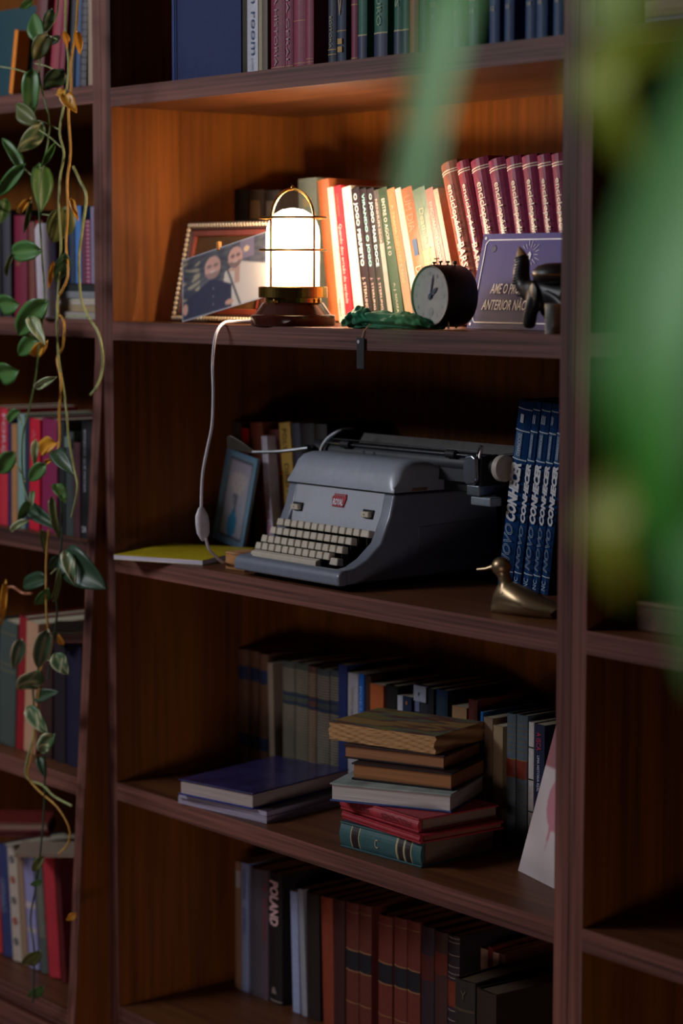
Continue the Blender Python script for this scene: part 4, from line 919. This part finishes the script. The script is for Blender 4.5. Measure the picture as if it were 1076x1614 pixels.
# keys
bm = bmesh.new(); vb = box(bm, -.0082, .0082, -.0072, .0072, 0, .012)
for v in bm.verts:
    if v.co.z > .005: v.co.x *= .86; v.co.y *= .86
bmesh.ops.bevel(bm, geom=bm.edges[:], offset=.0011, segments=1, affect='EDGES'); bmesh.ops.recalc_face_normals(bm, faces=bm.faces); KM = bpy.data.meshes.new('key'); bm.to_mesh(KM); bm.free(); KM.materials.append(KC)
def key(x, y, z, sx=1., name='key'):
    o = bpy.data.objects.new(name, KM); COL.objects.link(o); o.parent = t; o.location = (x, y, z); o.scale = (sx, 1, 1); o.rotation_euler = (-.16, 0, 0)
rows = ((.090, .077, .014, 13), (.073, .064, .016, 12), (.056, .051, .014, 12), (.041, .040, .017, 11))
pitch = .0186
bmS = bmesh.new()
for ri, (y, z, xs, n) in enumerate(rows):
    x = xs
    for k in range(n):
        wide = 1.0
        if ri == 0 and k == n - 1: wide = 1.35
        if ri == 0 and k == 0: wide = 1.15
        x += pitch * wide / 2 if k else 0
        key(x, y, z + .001, wide); 
        box(bmS, x - .0012, x + .0012, y - .001, y + .02, .018, z + .002)
        x += pitch * wide / 2
obj('key_levers', bmS, mat((.03, .03, .032), .4, .6), t)['kind'] = 'stuff'
key(.008, .070, .046, 1.1); key(.222, .041, .034, 1.3, 'key')
bm = bmesh.new(); prism(bm, [(.0175, .022), (.0195, .040), (.029, .043), (.032, .026)], .018, .196); obj('space_bar', bm, KC, t, bevel=.0015)
bm = bmesh.new(); tube(bm, [(.012, .044, .040), (.000, .05, .0445)], .0035, 8); obj('side_tab', bm, mat('a07850', .5), t, True)
# carriage
CY, CZ = .232, .196
bxo('carriage_rail', -.03, TW + .09, CY - .012, CY + .04, .152, .176, mat((.03, .03, .034), .4, .5), t, .002)
bm = bmesh.new(); tube(bm, [(-.065, CY, CZ), (TW + .098, CY, CZ)], .020, 32); obj('platen', bm, RUB, t, True)
bm = bmesh.new(); prism(bm, [(CY + .018, .172), (CY + .058, .227), (CY + .061, .226), (CY + .024, .172)], -.01, TW + .10); obj('paper_table', bm, mat((.085, .078, .075), .5), t)
bm = bmesh.new(); prism(bm, [(CY - .024, .170), (CY - .022, .190), (CY - .020, .190), (CY - .021, .170)], -.02, TW + .08); obj('paper_shield', bm, RUB, t)
bm = bmesh.new(); tube(bm, [(-.020, CY - .020, CZ + .017), (TW + .098, CY - .020, CZ + .017)], .0018, 8); obj('paper_bail', bm, CH, t, True)
bm = bmesh.new(); tube(bm, [(-.020, CY - .012, CZ + .024), (TW + .09, CY - .012, CZ + .024)], .0013, 8); obj('bail_rod', bm, CH, t, True)
for x in (.036, .210 + .1):
    bm = bmesh.new(); tube(bm, [(x - .011, CY - .020, CZ + .017), (x + .011, CY - .020, CZ + .017)], .0065, 16); obj('bail_roller', bm, DK, t, True)
for x in (.10, .128):
    bm = bmesh.new(); tube(bm, [(x, CY - .03, .186), (x, CY - .034, .206)], [.003, .0018], 8); obj('paper_finger', bm, CH, t, True)
bm = bmesh.new(); tube(bm, [(-.022, CY - .034, .185), (-.024, CY - .026, .205), (-.016, CY - .016, .222), (.004, CY - .004, .236), (.018, CY + .01, .238)], [.0035, .004, .0045, .003, .002], 8, smooth=5); obj('bail_arm', bm, CH, t, True)
bm = bmesh.new(); tube(bm, [(TW + .094, CY - .018, .205), (TW + .096, CY - .022, .216), (TW + .1, CY - .02, .231)], [.006, .0045, .0035], 10); obj('bail_catch', bm, CH, t, True)
# right carriage end
bm = bmesh.new(); prism(bm, [(TW + .070, .172), (TW + .068, .200), (TW + .074, .214), (TW + .090, .217), (TW + .100, .212), (TW + .102, .176), (TW + .096, .168), (TW + .078, .166)], CY - .034, CY - .024, 'y'); obj('carriage_end', bm, mat('a0a8b4', .25, .9), t, bevel=.004, seg=3)
bm = bmesh.new(); prism(bm, [(CY - .026, .165), (CY - .024, .212), (CY + .016, .216), (CY + .026, .165)], TW + .094, TW + .104); obj('end_casting', bm, DK, t, bevel=.003)
bm = bmesh.new(); tube(bm, [(TW + .106, CY, CZ), (TW + .128, CY, CZ)], .014, 20); obj('knob_shaft', bm, DK, t, True)
bm = bmesh.new(); tube(bm, [(TW + .128, CY - .004, CZ), (TW + .140, CY - .004, CZ)], .0215, 32); obj('platen_knob', bm, mat('b4aa9c', .45), t, bevel=.0015)
bxo('end_bracket', TW + .075, TW + .105, CY - .03, CY + .03, .150, .167, mat('8a929c', .3, .8), t, .002)
bxo('release_lever', TW + .080, TW + .128, CY - .026, CY + .0, .134, .149, mat('7a828c', .45, .2), t, .003, 3)
bm = bmesh.new(); tube(bm, [(TW + .1, CY + .02, .212), (TW + .14, CY + .034, .218)], .003, 8); obj('scale_arm', bm, DK, t, True)
# left end, return lever
bm = bmesh.new(); prism(bm, [(CY - .026, .160), (CY - .02, .206), (CY + .016, .21), (CY + .024, .16)], -.074, -.062); obj('carriage_end', bm, mat((.05, .05, .055), .35, .6), t, bevel=.003, seg=3)
a0 = at(485, 707, .19) - Vector((TX0, 0, ZT)); a1 = at(440, 712, .17) - Vector((TX0, 0, ZT)); a2 = at(398, 713, .15) - Vector((TX0, 0, ZT)); a3 = at(372, 703, .14) - Vector((TX0, 0, ZT)); a4 = at(360, 689, .135) - Vector((TX0, 0, ZT))
bm = bmesh.new(); tube(bm, [a0, a1, a2], [.0035, .0028, .0028], 8, smooth=4); obj('return_lever', bm, mat('6e7074', .3, .9), t, True)
bm = bmesh.new(); tube(bm, [Vector((-.066, CY - .015, .200)), a0], [.008, .0065], 12); obj('lever_pivot', bm, CH, t, True)
bm = bmesh.new(); e = [a2 + Vector((.004, 0, .002)), a2 + Vector((-.006, 0, -.003)), a3 + Vector((-.028, 0, -.006)), a4 + Vector((-.006, 0, 0)), a4 + Vector((.004, 0, .003)), a3 + Vector((.016, 0, .008))]
A = [bm.verts.new(p) for p in e]; B = [bm.verts.new(p + Vector((0, .003, 0))) for p in e]; bm.faces.new(A); bm.faces.new(B[::-1])
for i in range(6): bm.faces.new((A[i], B[i], B[(i+1) % 6], A[(i+1) % 6]))
obj('lever_paddle', bm, mat('6a6660', .35, .7), t, bevel=.001)
for x in (.03, TW - .03):
    for y in (.03, .31):
        bm = bmesh.new(); lathe(bm, [(0, 0), (.009, 0), (.008, .012), (0, .012)], 16, (x, y, 0)); obj('rubber_foot', bm, DK, t, True)

# ------------------------------------------------------------------ framed tile picture
Pb = at(335, 853, .215); Pc = at(383, 858, .215); Pt_ = at(362, 718, .235)
tw_ = Pc.x - Pb.x; th_ = .172; lean = math.atan2(Pt_.x - Pb.x, Pt_.z - ZM[2])
def tile(u, v):
    if u < .13 or u > .87 or v < .07 or v > .93: return (.16, .26, .34)
    if u < .17 or u > .83 or v < .095 or v > .905: return (.03, .03, .04)
    c = (.36, .35, .42)
    if ((u - .5) / .15) ** 2 + ((v - .22) / .13) ** 2 < 1 or (abs(u - .5) < .06 and .3 < v < .38): c = (.03, .22, .42)
    if abs(u - .5) < .03 + .3 * max(0, v - .36) and .36 < v < .56 and int(u * 26) % 2: c = (.03, .05, .06)
    if ((u - .5) / .24) ** 2 + ((v - .68) / .13) ** 2 < 1 and math.sin(u * 40) * math.sin(v * 50) > -.5: c = (.50, .44, .42)
    if v > .78 and abs(math.sin(u * 30 + v * 9)) > .8: c = (.32, .26, .36)
    return c
t = thing('framed_picture', 'small blue framed picture of flowers in a blue vase leaning by the typewriter', 'picture', (Pb.x + tw_ + .014, .205, ZM[2] + .0006), (-.09, lean, 0))
painted('picture', tw_, th_, 40, 80, tile, t, paint_mat(.5), .004, 1).location = (-tw_, 0, 0)
for x0, x1, z0, z1 in ((-tw_, 0, 0, .006), (-tw_, 0, th_ - .006, th_), (-tw_, -tw_ + .006, .006, th_ - .006), (-.006, 0, .006, th_ - .006)): bxo('frame_rail', x0, x1, -.003, 0, z0, z1, mat('6488a4', .5), t, .0006)

# ------------------------------------------------------------------ brass duck
t = thing('brass_bird', 'brass sandpiper figurine with long thin bill at the shelf edge', 'figurine', (.957, .050, ZM[2] + .0004), (0, 0, math.radians(14)))
DB = mat((.30, .21, .12), .36, .85, .15, 35, .04)
bm = bmesh.new(); rings = []; N = 22; K = 24
for i in range(N + 1):
    s = i / N; x = .002 + .112 * s
    hh = .050 * (1 - (1 - min(1, s / .22)) ** 2.2) ** .5 if s < .22 else .050 * (1 - ((s - .22) / .78) ** 1.35 * .62)
    ww = .026 * (math.sin(PI * min(1, (s + .06) / .75) * .5) ** .7) * (1 - max(0, s - .5) ** 1.5 * 1.05)
    hh = max(hh, .004); R = []
    for j in range(K):
        g = 2 * PI * j / K; R.append(bm.verts.new((x + .012 * (max(0, math.sin(g)) * (1 if s > .8 else 0) * (s - .8) * 5), ww * math.cos(g) * (1 if math.sin(g) > -.2 else .9), max(0, hh * (.45 + .55 * math.sin(g))))))
    rings.append(R)
for A, B in zip(rings, rings[1:]):
    for j in range(K): bm.faces.new((A[j], A[(j+1) % K], B[(j+1) % K], B[j]))
bm.faces.new(rings[0][::-1]); bm.faces.new(rings[-1]); obj('body', bm, DB, t, True)
bm = bmesh.new(); tube(bm, [(.030, 0, .032), (.026, 0, .046), (.022, 0, .056), (.019, 0, .064)], [.018, .0105, .0095, .012], 20, smooth=4); sphere(bm, (.0175, 0, .0695), .0148, (1.06, .9, 1.0), 24, 16); obj('head', bm, DB, t, True)
bm = bmesh.new(); tube(bm, [(.006, 0, .0695), (-.010, 0, .0645), (-.026, 0, .062)], [.004, .0019, .0013], 8); obj('bill', bm, DB, t, True)
for s in (-1, 1):
    bm = bmesh.new(); sphere(bm, (.0145, s * .0105, .074), .0014, u=8, v=6); obj('eye', bm, mat((.05, .03, .02), .3), t, True)

# ------------------------------------------------------------------ flower painted card on the stack shelf
def pink(u, v):
    n = .03 * math.sin(u * 7 + v * 11) + .02 * math.sin(v * 9 - u * 5)
    c = (.52 + n, .43 + n, .43 + n)
    if ((u - .55) / .30) ** 2 + ((v - .55) / .2) ** 2 < 1 + n * 4 or (abs(u - .45) < .2 * (v - .2) * 1.2 and .2 < v < .5): c = (.42 + n, .17, .20)
    if v > .72 and u < .9: c = (.28 + n, .10, .11)
    if .62 < v < .65 and .35 < u < .8: c = (.06, .02, .03)
    if v < .5 and abs((u - .75) * 2 + (v - .3) * 1.2) < .02: c = (.25, .15, .16)
    return c
t = thing('painted_card', 'off-white canvas card painted with pink petals leaning in the corner by the right post', 'card', (.915, .150, Z3 + .0006), (-.28, 0, math.radians(-15)))
painted('canvas', .135, .235, 60, 100, pink, t, paint_mat(.7), .003, 1)

# ------------------------------------------------------------------ trailing vine in front of the left bay
def leafmesh(name, fold, wave, cA, cB, patt, w=.66):
    bm = bmesh.new(); NV, NU = 9, 6; cl = bm.verts.layers.float_color.new('print'); g = []
    for j in range(NV + 1):
        v = j / NV
        hw = w * .5 * (math.sin(PI * min(1, v ** .62)) ** .75 if 0 < v < 1 else 0)
        hw = max(hw, .012 if j < NV else .002); r = []
        for i in range(NU + 1):
            u = i / NU * 2 - 1
            x = u * hw; back = -.09 * (1 - v) ** 3 * abs(u) * 1.6
            z = fold * abs(x) - .22 * v * v * .6 + wave * math.sin(v * 8 + u * 2) * abs(u)
            p = bm.verts.new((x, v + back, z)); k = patt(u, v); p[cl] = (*[a * (1 - k) + b * k for a, b in zip(cA, cB)], 1); r.append(p)
        g.append(r)
    for A, B in zip(g, g[1:]):
        for i in range(NU): bm.faces.new((A[i], A[i+1], B[i+1], B[i]))
    ext = bmesh.ops.extrude_face_region(bm, geom=bm.faces[:])
    bmesh.ops.translate(bm, vec=(0, 0, .012), verts=[e for e in ext['geom'] if isinstance(e, bmesh.types.BMVert)])
    bmesh.ops.recalc_face_normals(bm, faces=bm.faces)
    me = bpy.data.meshes.new(name); bm.to_mesh(me); bm.free(); me.materials.append(paint_mat(.45)); me.shade_smooth(); return me
mid = lambda u, v: max(0, 1 - abs(u) * 14) * .35
def mott(u, v): return max(mid(u, v), 1. if math.sin(u * 7 + v * 5) * math.sin(v * 17 + u * 4) > .55 or u > .8 else 0.)
def edge(u, v): return max(mid(u, v), 1. if abs(u) > .75 else 0.)
LMs = {'g': leafmesh('leaf', .35, .02, (.065, .17, .04), (.18, .30, .08), mid), 'd': leafmesh('leaf', .3, .03, (.022, .055, .025), (.07, .12, .05), mid),
       'v': leafmesh('leaf', .3, .03, (.06, .13, .05), (.50, .50, .30), mott), 'c': leafmesh('leaf', .35, .03, (.05, .10, .05), (.48, .34, .20), edge),
       'y': leafmesh('leaf', .5, .06, (.62, .27, .02), (.75, .42, .06), mid), 'o': leafmesh('leaf', .45, .04, (.11, .13, .04), (.22, .22, .07), mid), 'p': leafmesh('leaf', .4, .03, (.22, .28, .12), (.5, .5, .32), mott)}
vine = thing('trailing_vine', 'long trailing variegated vine hanging in front of the left bay', 'plant', at(100, -150, -.12))
VB = Vector(vine.location)
def leaf(bx, by, tx, ty, wpx, kind, Y, k=0):
    a = at(bx, by, Y); b = at(tx, ty, Y + random.uniform(-.012, .012)); d = b - a; Ln = d.length; d.normalize()
    tocam = (CAM - a).normalized(); tilt = random.uniform(-.5, .5)
    n = (tocam - d * tocam.dot(d)).normalized(); n = (Matrix.Rotation(tilt, 3, d) @ n); x = d.cross(n)
    wr = wpx / 888. / .66 / max(.75, math.cos(tilt)) / Ln
    M = Matrix((x * Ln * wr, d * Ln, n * Ln)).transposed().to_4x4(); M.translation = a - VB
    o = bpy.data.objects.new('leaf', LMs[kind]); COL.objects.link(o); o.parent = vine; o.matrix_basis = M
    if kind == 'y': o['label'] = 'withered orange yellow leaf'
    elif kind in 'vcp': o['label'] = 'variegated green and cream leaf'
LV = """48 0 30 16 13 g;63 60 49 18 27 g;80 17 70 52 17 d;72 58 53 97 29 o;92 58 74 72 12 d;95 112 70 143 30 d;52 117 48 184 30 g;56 190 19 163 28 o;104 151 86 144 15 y;102 151 119 175 22 y
100 52 108 78 10 y;120 52 127 87 13 y;62 198 28 247 28 v;32 263 3 212 20 g;34 264 -8 314 24 g;84 229 63 268 11 g;62 266 67 335 34 g;8 317 0 354 20 g;48 322 37 372 9 o;60 395 9 398 34 g
100 332 85 386 44 o;46 314 27 340 12 y;114 317 122 346 10 y;20 403 7 438 9 o;26 478 -10 480 34 g;100 404 90 450 24 d;69 479 20 533 40 g;50 504 69 540 22 p;55 534 26 562 28 g;71 540 49 566 20 y
24 584 -12 592 38 g;84 596 49 616 15 p;83 415 76 458 9 y;29 649 7 668 16 g;20 716 -6 750 30 g;69 734 43 760 24 g;86 698 58 716 26 y;83 722 66 731 8 y;56 697 54 736 13 p;88 714 112 744 26 d
89 766 103 790 20 g;52 776 50 798 9 g;42 792 28 826 15 g;42 822 11 839 12 p;47 803 90 832 26 d;84 790 92 850 14 o;106 878 160 927 54 d;104 874 118 920 22 v;71 914 28 923 28 d;73 930 56 959 20 g
92 878 77 900 17 d;8 922 2 990 12 y;66 838 71 873 11 o;32 1012 21 1057 24 c;73 999 58 1057 32 c;88 1034 107 1064 28 v;68 1022 92 1052 14 c;55 1060 32 1094 38 v;47 1118 74 1157 26 v;82 1160 58 1192 26 v
62 1196 72 1226 16 d;66 1352 50 1376 16 o;64 1388 46 1397 10 g;60 1500 34 1524 22 o;64 1556 42 1576 18 g;118 1440 104 1452 12 y;98 1015 92 1000 10 y;84 940 96 900 12 o;60 1100 88 1090 20 d""".replace('\n', ';').split(';')
for k, s_ in enumerate(LV):
    a = s_.split(); v = [float(x) for x in a[:5]]; leaf(*v, a[5], -.115 - .012 * (k % 4))
def stem(pts, r, m, Y=-.12, lab=None):
    bm = bmesh.new(); tube(bm, [at(x, y, Y + .006 * math.sin(i * 2.1)) - VB for i, (x, y) in enumerate(pts)], r, 7, smooth=4); obj('stem', bm, m, vine, True, label=lab)
SG = mat((.10, .16, .05), .5, 0, .2, 80); SY = mat((.50, .27, .06), .55, 0, .2, 80); SP = mat((.30, .33, .14), .5, 0, .2, 80); SD = mat((.035, .055, .03), .5)
stem([(112, -445), (114, -300), (118, -150), (124, -40), (122, 10), (120, 45), (112, 97), (112, 140), (110, 158), (108, 180), (111, 240), (106, 285), (107, 330), (104, 385), (107, 435), (92, 470), (91, 492), (101, 508), (99, 545), (90, 566), (96, 600), (93, 650), (94, 690), (89, 722)], .0024, SY, lab='dry ochre stem')
stem([(104, -445), (98, -300), (100, -150), (104, -40), (103, 40), (108, 100), (104, 150), (99, 175), (94, 210), (101, 242), (95, 278), (93, 330), (96, 385), (93, 440), (90, 500), (92, 560), (100, 612), (105, 650), (108, 690), (117, 740), (122, 770), (113, 815)], .0021, SP, -.125)
stem([(115, 262), (126, 285), (136, 310), (130, 360), (125, 400), (125, 440), (129, 475), (140, 500), (155, 525), (162, 560), (160, 590), (151, 612), (143, 622)], .0026, SP, -.10)
stem([(108, -445), (116, -300), (110, -150), (92, -60), (90, 20), (70, 60), (62, 120), (78, 200), (62, 300), (66, 400), (70, 470), (62, 540), (57, 590), (46, 645), (36, 685), (35, 740), (42, 780), (50, 802)], .0017, SG, -.13)
stem([(77, 835), (73, 880), (73, 960), (76, 1010), (60, 1070)], .0021, SY, -.12); stem([(96, 780), (98, 840), (88, 925), (90, 965), (84, 1010), (75, 1070)], .0019, SD, -.125)
stem([(52, 1085), (53, 1150), (46, 1185), (40, 1216), (48, 1230), (68, 1238), (85, 1255), (113, 1270)], .0024, SP, -.115); stem([(62, 1085), (58, 1120), (50, 1190), (44, 1222), (60, 1245), (90, 1272), (109, 1305), (107, 1330), (92, 1346)], .0019, SY, -.12)
stem([(70, 1190), (70, 1260), (64, 1340), (56, 1400), (48, 1450), (54, 1500), (52, 1580)], .0018, SD, -.125); stem([(50, 935), (36, 935), (20, 925), (8, 928)], .0024, mat('b87858', .5), -.12)
for p in (((69, 57), (90, 62)), ((66, 265), (52, 270)), ((60, 190), (92, 204)), ((55, 100), (90, 112)), ((34, 262), (56, 285)), ((62, 205), (96, 232)), ((66, 338), (90, 345)), ((110, 878), (92, 884), (80, 905)), ((18, 716), (30, 745), (40, 760)), ((28, 650), (34, 668)), ((0, 105), (30, 110), (52, 118)), ((104, 500), (130, 506), (141, 500))):
    stem([p[0], ((p[0][0] + p[-1][0]) / 2, (p[0][1] + p[-1][1]) / 2 - 2), p[-1]], .0013, SP, -.122)

# the vine's planter stands on top of the bookcases, above the frame
pq = at(108, -445, -.12)
bm = bmesh.new(); lathe(bm, [(0, 0), (.075, 0), (.095, .13), (.1, .14), (.088, .14), (.084, .12), (0, .12)], 32, Vector((pq.x, .07, 2.6205)) - VB); obj('planter', bm, mat('9a8f84', .7), vine, True)
for k in range(3):
    bm = bmesh.new(); tube(bm, [Vector((pq.x - .02 + .02 * k, .04, 2.735)) - VB, Vector((pq.x - .015 + .015 * k, -.04, 2.775)) - VB, Vector((pq.x - .008 + .008 * k, -.11, 2.70)) - VB, at((112, 104, 108)[k], -445, -.12) - VB], .002, 7, smooth=6); obj('stem', bm, SP, vine, True)
# ------------------------------------------------------------------ house plant close to the camera (out of focus)
def blade(parent, pts, w_, up, cA, cB, rough=.35, cup=.25):
    """long leaf blade through world points"""
    P = [Vector(p) for p in pts]; K = 16; Q = []
    for i in range(K + 1):
        s = i / K * (len(P) - 1); a = int(min(s, len(P) - 2)); f = s - a; g = lambda j: P[max(0, min(len(P)-1, j))]
        p0, p1, p2, p3 = g(a-1), g(a), g(a+1), g(a+2)
        Q.append(.5 * ((2*p1) + (p2-p0)*f + (2*p0-5*p1+4*p2-p3)*f*f + (3*p1-p0-3*p2+p3)*f**3))
    bm = bmesh.new(); cl = bm.verts.layers.float_color.new('print'); g_ = []
    for i, q in enumerate(Q):
        d = (Q[min(K, i+1)] - Q[max(0, i-1)]).normalized(); n = (up - d * up.dot(d)).normalized(); x = d.cross(n); v = i / K
        hw = w_ / 2 * max(.02, math.sin(PI * min(1, .08 + v * .92) ** .8)) ** .8; r = []
        for j in range(7):
            u = j / 3 - 1; p = bm.verts.new(q + x * u * hw + n * (abs(u) ** 1.5 * hw * cup)); k = max(0, 1 - abs(u) * 6) * .6 + (.25 if j % 2 else 0)
            p[cl] = (*[a_ * (1 - k) + b_ * k for a_, b_ in zip(cA, cB)], 1); r.append(p)
        g_.append(r)
    for A, B in zip(g_, g_[1:]):
        for j in range(6): bm.faces.new((A[j], A[j+1], B[j+1], B[j]))
    ext = bmesh.ops.extrude_face_region(bm, geom=bm.faces[:]); bmesh.ops.translate(bm, vec=(0, 0, .0006), verts=[e for e in ext['geom'] if isinstance(e, bmesh.types.BMVert)])
    M = Matrix.Translation(-Vector(parent.location)); bmesh.ops.transform(bm, matrix=M, verts=bm.verts[:])
    return obj('leaf', bm, paint_mat(.5), parent, True)
def near(px, py, t): return CAM + ray(px, py) * t
hp_ = thing('house_plant', 'large glossy green plant blurred close to the camera at right', 'plant', near(1500, 1500, 1.05))
gA, gB = (.10, .50, .04), (.20, .58, .10)
face = Vector((-.15, -1, .38)).normalized()
blade(hp_, [near(1250, -150, 1.15), near(900, -170, 1.12), near(742, -50, 1.1), near(704, 90, 1.1), near(674, 230, 1.1), near(640, 390, 1.1), near(618, 520, 1.1)], .044, face, gA, gB)
blade(hp_, [near(1200, -260, 1.05), near(1080, -170, 1.05), near(1003, -60, 1.05), near(976, 20, 1.05), near(972, 112, 1.05)], .060, face, (.50, .75, .08), (.6, .75, .12))
blade(hp_, [near(1140, 60, 1.0), near(1030, 70, 1.0), near(955, 120, 1.0), near(968, 190, 1.0), near(1012, 275, 1.0)], .036, face, (.60, .72, .04), (.6, .65, .08))
blade(hp_, [near(1210, 0, .92), near(1135, 220, .92), near(1050, 480, .92), near(1032, 700, .92), near(1070, 960, .93)], .072, face, (.07, .50, .01), (.20, .56, .10))
blade(hp_, [near(1260, 300, .9), near(1190, 520, .9), near(1120, 800, .9), near(1105, 1090, .9)], .07, Vector((-.4, -1, .25)).normalized(), (.08, .36, .05), (.18, .42, .14))
blade(hp_, [near(1150, 700, 1.0), near(1030, 750, 1.0), near(966, 815, 1.0), near(964, 870, 1.0), near(985, 945, 1.0)], .032, face, (.55, .66, .04), (.65, .40, .05))
for a, b_ in (((1250, -150), 1.15), ((1200, -260), 1.05), ((1190, 20), .92), ((1230, 300), .9), ((1150, 640), 1.0)):
    bm = bmesh.new(); tube(bm, [near(1500, 1500, 1.05) - hp_.location, near(1420, 700, 1.05) - hp_.location, near(*a, b_) - hp_.location], .003, 7, smooth=5); obj('stem', bm, mat((.08, .2, .04), .5), hp_, True)
pz = hp_.location
bm = bmesh.new(); lathe(bm, [(0, -.28), (.08, -.28), (.11, -.04), (.115, -.03), (.1, -.03), (.095, -.05), (0, -.05)], 32); obj('plant_pot', bm, mat('8a4a34', .7), hp_, True)
bm = bmesh.new(); lathe(bm, [(0, -.052), (.093, -.052), (.08, -.04), (0, -.036)], 24); obj('soil', bm, mat('2a1c14', .9), hp_, True)
st = thing('plant_stand', 'slim dark plant stand out of frame beside the camera', 'stand', (pz.x, pz.y, 0))
ztop = pz.z - .281
bm = bmesh.new(); lathe(bm, [(0, ztop - .02), (.13, ztop - .02), (.13, ztop), (0, ztop)], 32); obj('stand_top', bm, mat((.03, .02, .015), .5), st)
for k in range(3):
    an = k * 2*PI/3; bm = bmesh.new(); tube(bm, [(.1*math.cos(an), .1*math.sin(an), ztop - .02), (.14*math.cos(an), .14*math.sin(an), 0)], .009, 8); obj('leg', bm, mat((.03, .02, .015), .5), st, True)
